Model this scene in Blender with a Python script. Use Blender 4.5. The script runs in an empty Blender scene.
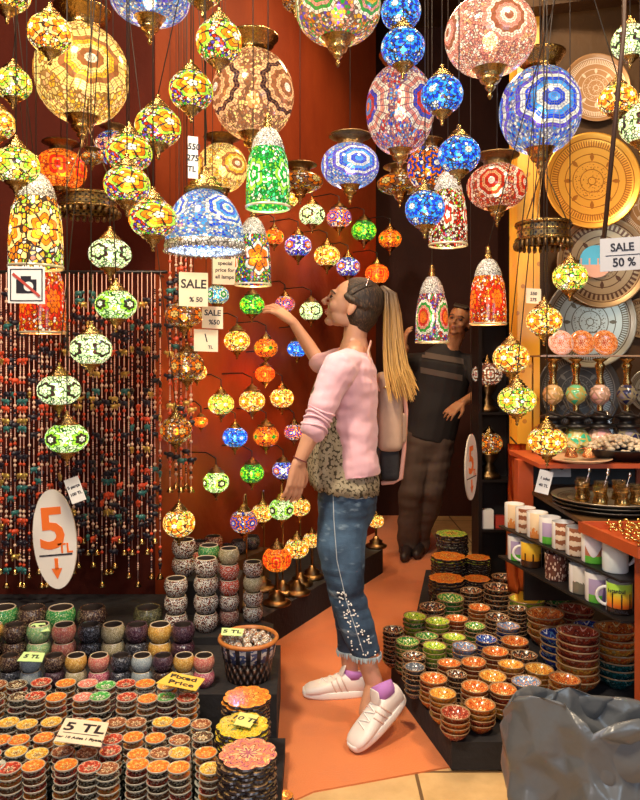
import bpy, bmesh, math, random
from mathutils import Vector, Matrix, noise
from mathutils.bvhtree import BVHTree
R = random.Random(7)
PI = math.pi
F = 700.0; CAM = 1.36
C = bpy.context.scene.collection
def P(px, py, Y): return Vector(((px-320)/F*Y, Y, CAM-(py-365)/F*Y))
V = Vector
ORD = ['zeroth','first','second','third','fourth','fifth','sixth','seventh','eighth','ninth','tenth','eleventh','twelfth','thirteenth','fourteenth','fifteenth','sixteenth','seventeenth','eighteenth','nineteenth','twentieth','twenty-first','twenty-second','twenty-third','twenty-fourth','twenty-fifth','twenty-sixth','twenty-seventh','twenty-eighth','twenty-ninth','thirtieth','thirty-first','thirty-second','thirty-third','thirty-fourth','thirty-fifth','thirty-sixth','thirty-seventh','thirty-eighth','thirty-ninth','fortieth']

# ---------------------------------------------------------------- nodes
class NB:
    def __init__(s, name):
        s.m = bpy.data.materials.new(name); s.m.use_nodes = True
        s.t = s.m.node_tree; s.n = s.t.nodes; s.n.clear()
        s.out = s.n.new('ShaderNodeOutputMaterial')
    def put(s, node, i, v):
        if v is None: return
        if isinstance(v, bpy.types.NodeSocket): s.t.links.new(v, node.inputs[i])
        else:
            if isinstance(v, tuple) and len(v) == 3 and node.inputs[i].type == 'RGBA': v = v+(1,)
            node.inputs[i].default_value = v
    def math(s, op, a, b=None, c=None):
        n = s.n.new('ShaderNodeMath'); n.operation = op
        s.put(n,0,a); s.put(n,1,b); s.put(n,2,c); return n.outputs[0]
    def mix(s, f, a, b):
        n = s.n.new('ShaderNodeMix'); n.data_type = 'RGBA'
        s.put(n,0,f); s.put(n,6,a); s.put(n,7,b); return n.outputs[2]
    def coord(s, k='Object'): return s.n.new('ShaderNodeTexCoord').outputs[k]
    def mapping(s, v, sc=(1,1,1), loc=(0,0,0), rot=(0,0,0)):
        n = s.n.new('ShaderNodeMapping'); s.put(n,0,v); n.inputs[1].default_value = loc; n.inputs[2].default_value = rot; n.inputs[3].default_value = sc; return n.outputs[0]
    def sep(s, v):
        n = s.n.new('ShaderNodeSeparateXYZ'); s.put(n,0,v); return n.outputs
    def comb(s, x, y, z=0.0):
        n = s.n.new('ShaderNodeCombineXYZ'); s.put(n,0,x); s.put(n,1,y); s.put(n,2,z); return n.outputs[0]
    def vor(s, v, scale, feat='F1', rnd=1.0):
        n = s.n.new('ShaderNodeTexVoronoi'); n.feature = feat; s.put(n,'Vector',v); n.inputs['Scale'].default_value = scale
        n.inputs['Randomness'].default_value = rnd; return n.outputs
    def noise(s, v, scale, det=3.0, rough=.5):
        n = s.n.new('ShaderNodeTexNoise'); s.put(n,'Vector',v); n.inputs['Scale'].default_value = scale; n.inputs['Detail'].default_value = det; n.inputs['Roughness'].default_value = rough; return n.outputs
    def ramp(s, f, stops, const=False):
        n = s.n.new('ShaderNodeValToRGB'); r = n.color_ramp; r.interpolation = 'CONSTANT' if const else 'LINEAR'
        while len(r.elements) < len(stops): r.elements.new(.5)
        for e, (p, c) in zip(r.elements, stops): e.position = p; e.color = tuple(c)+(1,)
        s.put(n,0,f); return n.outputs[0]
    def bump(s, h, st=.3, d=.01):
        n = s.n.new('ShaderNodeBump'); n.inputs['Strength'].default_value = st; n.inputs['Distance'].default_value = d; s.put(n,'Height',h); return n.outputs[0]
    def bsdf(s, col, rough=.5, metal=0., emit=None, es=0., normal=None, spec=.5, coat=0., sheen=0.):
        n = s.n.new('ShaderNodeBsdfPrincipled'); s.put(n,'Base Color',col); s.put(n,'Roughness',rough); s.put(n,'Metallic',metal)
        n.inputs['Specular IOR Level'].default_value = spec
        if coat: n.inputs['Coat Weight'].default_value = coat
        if sheen: n.inputs['Sheen Weight'].default_value = sheen
        if emit is not None: s.put(n,'Emission Color',emit); s.put(n,'Emission Strength',es)
        if normal is not None: s.put(n,'Normal',normal)
        return n.outputs[0]
    def done(s, sh): s.t.links.new(sh, s.out.inputs[0]); return s.m
def simple(name, col, rough=.5, metal=0., var=.0, scale=20, bump=0., coord='Object', spec=.5, coat=0., sheen=0.):
    b = NB(name); c = b.coord(coord); col2 = col
    nz = b.noise(c, scale)[0]
    if var: col2 = b.mix(nz, tuple(x*(1-var) for x in col), tuple(min(1,x*(1+var)) for x in col))
    nm = b.bump(nz, bump) if bump else None
    return b.done(b.bsdf(col2, rough, metal, normal=nm, spec=spec, coat=coat, sheen=sheen))
def palette(cols):
    n = len(cols); return [(i/n, c) for i, c in enumerate(cols)]
def mosaic(name, cells, motif, k=3, petals=8, es=1.0, cs=14, grout=(.05,.03,.02), aspect=1.6, trans=.2, size=.42, big=False):
    """glass tesserae over a lamp shade: rosettes round the belly, loose chips between them"""
    b = NB(name); uv = b.sep(b.coord('UV'))
    fu = b.math('FRACT', b.math('MULTIPLY', uv[0], float(k)))
    x = b.math('SUBTRACT', fu, .5); y = b.math('MULTIPLY', b.math('SUBTRACT', uv[1], .5), aspect)
    r = b.math('SQRT', b.math('ADD', b.math('MULTIPLY',x,x), b.math('MULTIPLY',y,y)))
    th = b.math('ARCTAN2', y, x)
    rr = b.math('MULTIPLY', r, b.math('ADD', 1.0, b.math('MULTIPLY', .045 if big else .12, b.math('COSINE', b.math('MULTIPLY', th, float(petals))))))
    rn = b.math('DIVIDE', rr, size)
    mc = b.ramp(rn, palette(motif), True)
    rings = len(motif)
    g1 = b.math('LESS_THAN', b.math('FRACT', b.math('MULTIPLY', rn, float(rings*(2 if big else 1)))), .2)
    g2 = b.math('LESS_THAN', b.math('FRACT', b.math('MULTIPLY', th, petals*(3 if big else 1)/(2*PI))), .16)
    g = b.math('MAXIMUM', g1, g2)
    vec = b.comb(b.math('MULTIPLY', uv[0], 2.6), uv[1])
    vd = b.vor(vec, cs, 'DISTANCE_TO_EDGE')[0]; vc = b.sep(b.vor(vec, cs)[1])
    cc = b.ramp(vc[0], palette(cells), True)
    gv = b.math('LESS_THAN', vd, .12)
    inside = b.math('LESS_THAN', rn, 1.0)
    col = b.mix(inside, cc, mc)
    gg = b.math('ADD', b.math('MULTIPLY', inside, g), b.math('MULTIPLY', b.math('SUBTRACT', 1.0, inside), gv))
    col = b.mix(gg, col, grout)
    glow = b.math('MULTIPLY', b.math('ADD', .55, b.math('MULTIPLY', vc[1], .9)), es*.85)
    p = b.bsdf(b.mix(.6, col, (0.,0.,0.)), .12, 0., emit=col, es=glow)
    t = b.n.new('ShaderNodeBsdfTransparent'); b.put(t, 0, col)
    m = b.n.new('ShaderNodeMixShader'); m.inputs[0].default_value = trans
    b.t.links.new(p, m.inputs[1]); b.t.links.new(t.outputs[0], m.inputs[2])
    return b.done(m.outputs[0])
def speckle(name, base, chips, scale=16, thr=.1, rough=.15):
    b = NB(name); c = b.coord()
    vc = b.sep(b.vor(c, scale)[1]); vd = b.vor(c, scale, 'DISTANCE_TO_EDGE')[0]
    col = b.ramp(vc[0], palette(chips), True)
    col = b.mix(b.math('LESS_THAN', vd, thr), col, base)
    return b.done(b.bsdf(col, rough, normal=b.bump(vd, .4), coat=.4))
def ceramic(name, a, c, d, petals=6, dark=(.03,.02,.02)):
    """hand painted bowl: petals and dotted rings"""
    b = NB(name); co = b.coord(); q = b.sep(co)
    r = b.math('SQRT', b.math('ADD', b.math('MULTIPLY',q[0],q[0]), b.math('MULTIPLY',q[1],q[1])))
    th = b.math('ARCTAN2', q[1], q[0])
    w = b.math('MULTIPLY', b.math('COSINE', b.math('MULTIPLY', th, float(petals))), .13)
    rr = b.math('ADD', r, w)
    col = b.ramp(rr, [(0,d),(.16,dark),(.2,c),(.38,dark),(.42,a),(.62,d),(.68,a),(.9,c),(.96,a)], True)
    vd = b.vor(b.mapping(co, (1,1,1.6)), 7)[0]
    col = b.mix(b.math('LESS_THAN', vd, .27), col, d)
    v3 = b.vor(b.mapping(co, (1,1,1.6), (3,1,2)), 5)[0]; col = b.mix(b.math('LESS_THAN', v3, .2), col, c)
    v2 = b.vor(co, 13)[0]
    col = b.mix(b.math('LESS_THAN', v2, .25), col, dark)
    return b.done(b.bsdf(col, .16, coat=.4))

# ---------------------------------------------------------------- mesh helpers
def lathe(bm, prof, n=24, mi=None, cx=0, cy=0, cz=0, uvon=True):
    uv = bm.loops.layers.uv.verify()
    L = [0]
    for a, b_ in zip(prof, prof[1:]): L.append(L[-1]+math.hypot(b_[0]-a[0], b_[1]-a[1]))
    T = L[-1] or 1
    rings = []
    for (r, z) in prof:
        if r < 1e-6: rings.append([bm.verts.new((cx, cy, cz+z))])
        else: rings.append([bm.verts.new((cx+r*math.cos(2*PI*i/n), cy+r*math.sin(2*PI*i/n), cz+z)) for i in range(n)])
    for k in range(len(prof)-1):
        A, B = rings[k], rings[k+1]
        for i in range(n):
            j = (i+1) % n
            if len(A) == 1 and len(B) == 1: continue
            if len(A) == 1: vs = [A[0], B[j], B[i]]; us = [(i+.5)/n, (i+1)/n, i/n]; w = [0,1,1]
            elif len(B) == 1: vs = [A[i], A[j], B[0]]; us = [i/n, (i+1)/n, (i+.5)/n]; w = [0,0,1]
            else: vs = [A[i], A[j], B[j], B[i]]; us = [i/n,(i+1)/n,(i+1)/n,i/n]; w = [0,0,1,1]
            f = bm.faces.new(vs); f.smooth = True
            if mi: f.material_index = mi[k]
            for lp, u, ww in zip(f.loops, us, w): lp[uv].uv = (u, (L[k+1] if ww else L[k])/T)
    return bm
def box(bm, x0, x1, y0, y1, z0, z1, mi=0):
    vs = [bm.verts.new(p) for p in ((x0,y0,z0),(x1,y0,z0),(x1,y1,z0),(x0,y1,z0),(x0,y0,z1),(x1,y0,z1),(x1,y1,z1),(x0,y1,z1))]
    for q in ((3,2,1,0),(4,5,6,7),(0,1,5,4),(1,2,6,5),(2,3,7,6),(3,0,4,7)):
        f = bm.faces.new([vs[i] for i in q]); f.material_index = mi
    return bm
def prism(bm, pts, z0, z1, mi=0):
    a = [bm.verts.new((x,y,z0)) for x,y in pts]; b_ = [bm.verts.new((x,y,z1)) for x,y in pts]
    n = len(pts)
    f = bm.faces.new(b_); f.material_index = mi; f = bm.faces.new(a[::-1]); f.material_index = mi
    for i in range(n):
        f = bm.faces.new((a[i],a[(i+1)%n],b_[(i+1)%n],b_[i])); f.material_index = mi
    return bm
def sweep(bm, pts, rad, n=8, ref=None, caps=True, mi=0, rounded=True):
    """tube along pts; rad items are r or (r along ref, r across)"""
    pts = [V(p) for p in pts]; rad = list(rad) if isinstance(rad, (list, tuple)) else [rad]*len(pts)
    rad = [(q,q) if not isinstance(q, tuple) else q for q in rad]
    if rounded:
        d0 = (pts[0]-pts[1]).normalized(); d1 = (pts[-1]-pts[-2]).normalized()
        P0, P1, R0, R1 = pts[0], pts[-1], rad[0], rad[-1]
        pre = []; post = []
        for a in (80, 55, 28):
            s, c = math.sin(math.radians(a)), math.cos(math.radians(a))
            pre.append((P0+d0*min(R0)*s, (R0[0]*c, R0[1]*c)))
        for a in (28, 55, 80):
            s, c = math.sin(math.radians(a)), math.cos(math.radians(a))
            post.append((P1+d1*min(R1)*s, (R1[0]*c, R1[1]*c)))
        pts = [p for p,_ in pre]+pts+[p for p,_ in post]; rad = [q for _,q in pre]+rad+[q for _,q in post]
    m = len(pts); rings = []; u = None
    for i in range(m):
        t = (pts[min(i+1,m-1)]-pts[max(i-1,0)]).normalized()
        if ref is not None: a = V(ref)
        elif u is not None: a = u
        else: a = V((0,0,1)) if abs(t.z) < .9 else V((1,0,0))
        a = a - t*a.dot(t)
        if a.length < 1e-4: a = t.orthogonal()
        a.normalize(); u = a; w = t.cross(a)
        rings.append([bm.verts.new(pts[i]+a*rad[i][0]*math.cos(2*PI*k/n)+w*rad[i][1]*math.sin(2*PI*k/n)) for k in range(n)])
    for i in range(m-1):
        for k in range(n):
            f = bm.faces.new((rings[i][k], rings[i][(k+1)%n], rings[i+1][(k+1)%n], rings[i+1][k])); f.smooth = True; f.material_index = mi
    if caps:
        f = bm.faces.new(rings[0][::-1]); f.material_index = mi
        f = bm.faces.new(rings[-1]); f.material_index = mi
    return bm
def ell(bm, c, r, rot=None, seg=16, mi=0):
    c = V(c); m = max(4, seg*2//3); R3 = rot.to_3x3() if rot is not None else Matrix.Identity(3); rings = []
    for k in range(m+1):
        a = PI*k/m; z, q = -math.cos(a), math.sin(a)
        if k in (0, m): rings.append([bm.verts.new(c+R3@V((0,0,z*r[2])))])
        else: rings.append([bm.verts.new(c+R3@V((q*r[0]*math.cos(2*PI*i/seg), q*r[1]*math.sin(2*PI*i/seg), z*r[2]))) for i in range(seg)])
    for A, B_ in zip(rings, rings[1:]):
        for i in range(seg):
            j = (i+1) % seg
            vs = (A[0],B_[j],B_[i]) if len(A) == 1 else (A[i],A[j],B_[0]) if len(B_) == 1 else (A[i],A[j],B_[j],B_[i])
            f = bm.faces.new(vs); f.smooth = True; f.material_index = mi
    return bm
def ico(bm, c, r, mi=0, sub=1):
    g = bmesh.ops.create_icosphere(bm, subdivisions=sub, radius=1, matrix=Matrix.Translation(V(c)) @ Matrix.Diagonal((r[0],r[1],r[2],1)))
    fs = set()
    for v in g['verts']:
        for f in v.link_faces: fs.add(f)
    for f in fs: f.smooth = True; f.material_index = mi
def B(): return bmesh.new()
def mesh(name, bm, mats):
    me = bpy.data.meshes.new(name); bm.normal_update(); bm.to_mesh(me); bm.free()
    for m in (mats if isinstance(mats, (list, tuple)) else [mats]): me.materials.append(m)
    return me
def link(name, me, parent=None, loc=(0,0,0), rot=(0,0,0), sc=(1,1,1)):
    o = bpy.data.objects.new(name, me); C.objects.link(o); o.location = loc; o.rotation_euler = rot
    o.scale = (sc,)*3 if isinstance(sc, (int, float)) else sc
    if parent: o.parent = parent
    return o
def part(name, bm, mats, parent, world=True):
    """a part of a thing, shaped in world space"""
    if world: bmesh.ops.translate(bm, verts=bm.verts, vec=-V(parent.location))
    return link(name, mesh(name, bm, mats), parent)
def tag(o, label=None, cat=None, group=None, kind=None):
    for k, v in (('label',label),('category',cat),('group',group),('kind',kind)):
        if v: o[k] = v
    return o
def empty(name, loc, label, cat, group=None, rot=(0,0,0), sc=1):
    o = bpy.data.objects.new(name, None); C.objects.link(o); o.location = loc; o.rotation_euler = rot; o.scale = (sc,sc,sc)
    o.empty_display_size = .05
    return tag(o, label, cat, group)
def thing(name, bm, mats, label, cat, group=None):
    """a thing of one mesh shaped in world space: origin moved to its base"""
    xs = [v.co for v in bm.verts]
    c = V(((min(v.x for v in xs)+max(v.x for v in xs))/2, (min(v.y for v in xs)+max(v.y for v in xs))/2, min(v.z for v in xs)))
    bmesh.ops.translate(bm, verts=bm.verts, vec=-c)
    return tag(link(name, mesh(name, bm, mats), None, c), label, cat, group)
def struct(name, bm, mats):
    return tag(link(name, mesh(name, bm, mats)), kind='structure')
def text_mesh(s, size, mat, ext=.0006):
    cu = bpy.data.curves.new('text', 'FONT'); cu.body = s; cu.size = size; cu.extrude = ext; cu.align_x = 'CENTER'; cu.align_y = 'CENTER'; cu.resolution_u = 3; cu.offset = size*.022
    o = bpy.data.objects.new('text', cu); C.objects.link(o)
    me = bpy.data.meshes.new_from_object(o)
    C.objects.unlink(o); bpy.data.objects.remove(o)
    me.materials.clear(); me.materials.append(mat); return me
def evaluate(o, mods):
    for ty, kw in mods:
        m = o.modifiers.new('m', ty)
        for k, v in kw.items(): setattr(m, k, v)
    dg = bpy.context.evaluated_depsgraph_get()
    me = bpy.data.meshes.new_from_object(o.evaluated_get(dg))
    return me
def fused(name, bm, mats, parent, vox=.006, smooth=4, disp=None, target=None):
    """closed shapes grown together into one continuous skin"""
    tmp = bpy.data.objects.new('tmp', mesh('tmp', bm, mats)); C.objects.link(tmp)
    me = evaluate(tmp, [('REMESH', dict(mode='VOXEL', voxel_size=vox)), ('SMOOTH', dict(factor=.5, iterations=smooth))])
    bpy.data.objects.remove(tmp)
    me.name = name
    if not me.materials:
        for m in (mats if isinstance(mats,(list,tuple)) else [mats]): me.materials.append(m)
    if disp:
        cs = [v.co.copy() for v in me.vertices]; ns = [v.normal.copy() for v in me.vertices]
        for v, c_, n_ in zip(me.vertices, cs, ns): v.co = c_ + disp(c_, n_)
    me.polygons.foreach_set('use_smooth', [True]*len(me.polygons))
    if parent:
        for v in me.vertices: v.co = v.co - V(parent.location)
    return link(name, me, parent)

# ---------------------------------------------------------------- materials
brass = simple('brass', (.40,.24,.08), .26, 1., .45, 30, .4)
dbrass = simple('aged_brass', (.2,.12,.05), .35, 1., .5, 30, .4)
silver = simple('silver', (.75,.72,.66), .25, 1., .2, 40, .3)
blackm = simple('black_metal', (.015,.012,.012), .35, .3, .3)
black = simple('black_paint', (.012,.01,.01), .45, 0, .3)
cordm = simple('cord_black', (.03,.02,.015), .6)
white = simple('white_card', (.82,.8,.76), .6, 0, .05)
cream = simple('cream_card', (.8,.66,.48), .6, 0, .08)
yellowc = simple('yellow_card', (.85,.55,.08), .5, 0, .08)
lime = simple('lime_card', (.62,.85,.35), .5, 0, .08)
ink = simple('ink', (.015,.012,.02), .5)
orangei = simple('orange_ink', (.8,.16,.02), .5)
redw = simple('orange_wood', (.43,.07,.015), .45, 0, .35, 8, .2)
blackc = simple('black_cloth', (.012,.01,.012), .8, 0, .3, 40, .3)
glassy = None
def glass_mat():
    b = NB('clear_glass'); n = b.n.new('ShaderNodeBsdfGlass'); n.inputs['Roughness'].default_value = .03; n.inputs['Color'].default_value = (.95,.9,.8,1)
    t = b.n.new('ShaderNodeBsdfTransparent'); m = b.n.new('ShaderNodeMixShader'); m.inputs[0].default_value = .55
    b.t.links.new(n.outputs[0], m.inputs[1]); b.t.links.new(t.outputs[0], m.inputs[2]); return b.done(m.outputs[0])
glassy = glass_mat()
def wall_mat(name, c1, c2, rough=.65):
    b = NB(name); c = b.coord(); n1 = b.noise(b.mapping(c,(1,1,.35)), 2.2, 5, .6)[0]; n2 = b.noise(c, 30, 4)[0]
    col = b.mix(b.ramp(n1, [(.3,(0,0,0)),(.7,(1,1,1))]), c1, c2)
    return b.done(b.bsdf(col, rough, normal=b.bump(n2, .25), spec=.15))
wallm = wall_mat('red_brown_panel', (.045,.006,.003), (.085,.012,.005), .8)
wallb = wall_mat('orange_red_plaster', (.15,.02,.005), (.25,.042,.009))
darkw = wall_mat('dark_wall', (.03,.012,.01), (.06,.02,.014))
woodd = wall_mat('dark_wood', (.05,.025,.012), (.11,.055,.02), .5)
def carpet():
    b = NB('orange_carpet'); c = b.coord(); n1 = b.noise(c, 1.6, 5, .6)[0]; n2 = b.noise(c, 160, 3)[0]; n3 = b.noise(c, 6, 4)[0]
    col = b.mix(n1, (.6,.15,.035), (.78,.25,.075)); col = b.mix(b.math('MULTIPLY', b.ramp(n3,[(.52,(0,0,0)),(.75,(1,1,1))]), .35), col, (.45,.15,.06))
    return b.done(b.bsdf(col, .9, normal=b.bump(n2, .5, .004), sheen=.2))
def tiles():
    b = NB('tan_tiles'); c = b.coord(); n = b.n.new('ShaderNodeTexBrick'); b.put(n,'Vector', b.mapping(c,(1,1,1), (0.1,.18,0)))
    n.offset = 0; n.inputs['Scale'].default_value = 1; n.inputs['Brick Width'].default_value = .42; n.inputs['Row Height'].default_value = .42; n.inputs['Mortar Size'].default_value = .006
    nz = b.noise(c, 9, 6, .65)[0]
    col = b.mix(nz, (.42,.24,.09), (.8,.55,.27)); col = b.mix(n.outputs['Fac'], col, (.16,.09,.04))
    return b.done(b.bsdf(col, .4, normal=b.bump(nz,.2)))
def pillar_mat():
    b = NB('yellow_pillar'); c = b.coord(); nz = b.noise(b.mapping(c,(6,6,1.2)), 4, 5)[0]; v = b.vor(c, 18)[0]
    col = b.mix(nz, (.9,.33,.02), (1,.6,.06)); col = b.mix(b.math('MULTIPLY', b.math('LESS_THAN', v, .2), .6), col, (.4,.08,.02))
    return b.done(b.bsdf(col, .35))
def tray_mat(name, base, deep, n1=24, metal=.65, rough=.3):
    b = NB(name); co = b.coord(); q = b.sep(co)
    r = b.math('SQRT', b.math('ADD', b.math('MULTIPLY',q[0],q[0]), b.math('MULTIPLY',q[1],q[1])))
    th = b.math('ARCTAN2', q[1], q[0])
    fine = b.math('GREATER_THAN', b.math('SINE', b.math('MULTIPLY', th, float(n1*4))), .0)
    band = b.math('MULTIPLY', b.math('GREATER_THAN', r, .7), b.math('LESS_THAN', r, .84))
    a = b.math('MULTIPLY', fine, band)
    pet = b.math('MULTIPLY', b.math('GREATER_THAN', b.math('COSINE', b.math('MULTIPLY', th, 8.)), b.math('ADD', .75, b.math('MULTIPLY', b.math('ABSOLUTE', b.math('SUBTRACT', r, .5)), 3.))), 1.)
    ring = b.math('LESS_THAN', b.math('ABSOLUTE', b.math('SUBTRACT', b.math('FRACT', b.math('MULTIPLY', r, 6.3)), .5)), .06)
    vv = b.math('LESS_THAN', b.vor(co, 22)[0], .3)
    core = b.math('MULTIPLY', vv, b.math('LESS_THAN', r, .36))
    f = b.math('MINIMUM', 1., b.math('ADD', b.math('ADD', a, pet), b.math('ADD', ring, core)))
    hgt = b.math('SUBTRACT', 1., f)
    return b.done(b.bsdf(b.mix(f, base, deep), rough, metal, normal=b.bump(hgt, .6, .01)))
# ---------------------------------------------------------------- people
def skin(name, c1, c2):
    b = NB(name); n = b.noise(b.coord(), 9, 4)[0]; return b.done(b.bsdf(b.mix(n, c1, c2), .42, spec=.4))
def hand(bm, wrist, d, palm_n, size=.18, curl=.35, spread=.12, thumb=1, fr=.0078):
    """palm and five bent fingers; d points to the fingertips, palm_n out of the palm, thumb=+1/-1 picks the side"""
    d = V(d).normalized(); pn = V(palm_n); pn = (pn-d*pn.dot(d)).normalized(); sd = d.cross(pn)*thumb
    w = V(wrist); k = size/.18
    kn = w+d*.085*k
    for u in (-.026,-.009,.009,.026):
        sweep(bm, [w+sd*u*.55*k, w+d*.045*k+sd*u*.85*k, kn+sd*u*k], [.0145*k,.0145*k,.0125*k], 8)
    for i, (u, ln) in enumerate(((.030,.068),(.010,.078),(-.010,.073),(-.029,.057))):
        ln *= k; p = kn+sd*u*k; a0 = spread*(u/.03); pts = [p-d*.01]; a = curl*.35+.05*i*curl
        for seg, fr_ in enumerate((.45,.30,.25)):
            dirv = (d*math.cos(a)+pn*math.sin(a)); dirv = (dirv+sd*math.sin(a0)).normalized(); pts.append(pts[-1]+dirv*(ln*fr_+(.01 if seg==0 else 0))); a += curl*(.8 if seg else 1)
        sweep(bm, pts, [fr*1.12*k,fr*1.08*k,fr*.98*k,fr*.8*k], 8)
    b0 = w+d*.022*k+sd*.02*k; t1 = b0+(d*.7+sd*.75+pn*.25).normalized()*.038*k; t2 = t1+(d*.92+sd*.35+pn*.35*(.5+curl)).normalized()*.032*k; t3 = t2+(d*.95+sd*.08+pn*.4*(.5+curl)).normalized()*.024*k
    sweep(bm, [b0,t1,t2,t3], [.013*k,.0105*k,.0092*k,.0075*k], 8)
def head(bm, c, fwd, up, s=1.0):
    """skull, jaw, nose, lips, brows, ears, in a frame given by fwd and up"""
    f = V(fwd).normalized(); u = V(up); u = (u-f*u.dot(f)).normalized(); l = u.cross(f)
    M3 = Matrix((f,l,u)).transposed(); c = V(c)
    def E(x,y,z,a,b_,d,seg=20): ell(bm, c+M3@V((x,y,z))*s, (a*s,b_*s,d*s), M3, seg)
    E(-.012,0,.035,.092,.073,.082); E(.03,0,.005,.055,.06,.082); E(.030,0,-.04,.043,.044,.046)
    E(.053,0,-.078,.02,.02,.017); E(.015,.036,-.052,.042,.016,.026); E(.015,-.036,-.052,.042,.016,.026)
    E(.083,0,.028,.013,.04,.014)
    sweep(bm, [c+M3@V((.084,0,.022))*s, c+M3@V((.098,0,-.002))*s, c+M3@V((.107,0,-.016))*s], [.006*s,.007*s,.0075*s], 8)
    E(.096,0,-.021,.009,.0135,.008,10); E(.073,0,-.043,.013,.020,.0065,10); E(.070,0,-.054,.013,.018,.0065,10)
    for y in (-1,1):
        E(-.005,y*.07,-.01,.014,.007,.025,12); E(-.012,y*.076,.0,.01,.005,.026,10); E(.062,y*.036,-.02,.02,.02,.022,12); E(.076,y*.028,.006,.011,.014,.009,10)
    return M3
def facebits(parent, c, M3, s, lipm, eyem, browm):
    c = V(c)-V(parent.location)
    b = B()
    for y in (-1,1): ell(b, c+M3@V((.0815,y*.029,.007))*s, (.0065*s,.0115*s,.0052*s), M3, 10)
    link('eyes', mesh('eyes', b, eyem), parent)
    b = B()
    for y in (-1,1): sweep(b, [c+M3@V((.092,y*.014,.027))*s, c+M3@V((.089,y*.032,.032))*s, c+M3@V((.074,y*.048,.024))*s], .0032*s, 6)
    for y in (-1,1): sweep(b, [c+M3@V((.087,y*.019,.0125))*s, c+M3@V((.086,y*.03,.0145))*s, c+M3@V((.078,y*.042,.0105))*s], .0018*s, 5)
    link('brows', mesh('brows', b, browm), parent)
    b = B(); ell(b, c+M3@V((.0800,0,-.0435))*s, (.008*s,.016*s,.0045*s), M3, 12); ell(b, c+M3@V((.0770,0,-.0525))*s, (.008*s,.015*s,.005*s), M3, 12)
    link('lips', mesh('lips', b, lipm), parent)

# ---- the woman
wsk = skin('skin_warm', (.55,.26,.15), (.64,.33,.2)); lipm = simple('lips_rose', (.5,.13,.1), .4); browm = simple('brow', (.04,.02,.012), .6)
W = empty('person', (.13,2.70,0), 'person in pink jacket and blue jeans reaching up to touch a small lamp', 'person')
hc = P(350,308,2.70); fw = V((-.92,.0,.39)); 
b = B(); M3 = head(b, hc, fw, V((.39,0,.92)), 1.0)
sweep(b, [P(357,316,2.70), P(355,338,2.70), P(354,358,2.70)], [(.046,.05),(.046,.05),(.07,.08)], 16, ref=(1,0,0))
def TR(px, py, Y, a, c): return (P(px,py,Y), (a, c))
tor = [TR(354,352,2.70,.05,.10), TR(352,366,2.70,.075,.15), TR(347,388,2.70,.098,.15), TR(347,415,2.70,.09,.13), TR(349,445,2.70,.08,.12), TR(349,470,2.70,.09,.145), TR(348,492,2.71,.10,.16), TR(346,512,2.72,.095,.155)]
sweep(b, [t[0] for t in tor], [t[1] for t in tor], 20, ref=(1,0,0))
near = [P(345,505,2.64), P(341,545,2.62), P(347,598,2.60), P(358,628,2.60), P(369,668,2.60), P(374,682,2.60)]
far = [P(346,505,2.79), P(341,545,2.82), P(345,598,2.85), P(351,628,2.875), P(350,668,2.895), P(352,684,2.90)]
for pts in (near, far): sweep(b, pts, [.088,.084,.056,.052,.034,.034], 16, ref=(1,0,0))
# near arm (her left), hanging
nS, nE, nW_ = P(340,364,2.53), P(316,424,2.48), P(299,462,2.47)
sweep(b, [nS, nS.lerp(nE,.5), nE, nE.lerp(nW_,.4), nW_], [.046,.040,.034,.031,.0215], 12)
hand(b, nW_, (-.16,.05,-1), (-.6,.8,.0), .175, .32, .05, thumb=1)
# far arm, raised
fS, fE, fW = P(346,362,2.86), P(319,362,3.04), P(293,322,3.08)
sweep(b, [fS, fS.lerp(fE,.5), fE, fE.lerp(fW,.4), fW], [.045,.038,.034,.031,.0215], 12)
hand(b, fW, (-.72,.1,.55), (-.35,.5,-.75), .175, .42, .2, thumb=-1)
# feet inside the shoes
sweep(b, [near[-1], P(366,712,2.56)], [.032,.028], 10); sweep(b, [far[-1], P(325,684,2.89)], [.032,.026], 10)
fused('body', b, wsk, W, .004, 3)
facebits(W, hc, M3, 1.0, lipm, simple('eye_dark', (.03,.015,.01), .2), browm)
# hair
def hair_mat():
    q = NB('hair_brown'); co = q.coord('Object'); n = q.noise(q.mapping(co,(60,90,14)), 3, 3)[0]
    return q.done(q.bsdf(q.ramp(n,[(.35,(.012,.007,.004)),(.55,(.05,.025,.012)),(.75,(.17,.09,.04))]), .6, normal=q.bump(n,.5,.004)))
hm = hair_mat()
def H(x,y,z): return hc+M3@V((x,y,z))
b = B()
ell(b, H(-.028,0,.045), (.095,.082,.084), M3, 24); ell(b, H(-.045,0,.0), (.072,.076,.078), M3, 20); ell(b, H(-.062,0,-.03), (.045,.06,.06), M3, 16)
for s_ in (-1,1):
    sweep(b, [H(.03,s_*.066,.03), H(.0,s_*.078,.025), H(-.05,s_*.072,.02)], [.012,.014,.014], 8)
hair = fused('hair', b, hm, W, .0042, 2)
band = P(375,293,2.70)
bl = M3.transposed() @ (band-hc)
b = B(); r = random.Random(9)
for i in range(330):   # fine strands combed from hairline and temples to the band
    ph = r.uniform(-1,1); a = ph*2.0
    st = V((.062-.022*abs(ph)-(.012 if abs(ph)>.75 else 0)+r.uniform(-.006,.004), math.sin(a)*.075, .045+math.cos(a)*.062))
    pts = []
    for k in range(9):
        t = k/8; q = st.lerp(bl, t); cc = V((-.028,0,.04)); d = q-cc; e = V((d.x/.099, d.y/.086, d.z/.088)); ln = e.length
        tgt = cc+d/ln if ln > 1e-4 else q
        q = tgt.lerp(bl, max(0,(t-.75)/.25)) if t > .75 else tgt
        pts.append(hc+M3@(q+V((0,0,r.uniform(-.001,.001))))-V(W.location))
    sweep(b, pts, [.0008,.002,.0023,.0024,.0024,.0024,.0022,.002,.0016], 4, caps=False, rounded=False)
tag(link('hair_strands', mesh('hair_strands', b, hm), W), kind='stuff')
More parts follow.
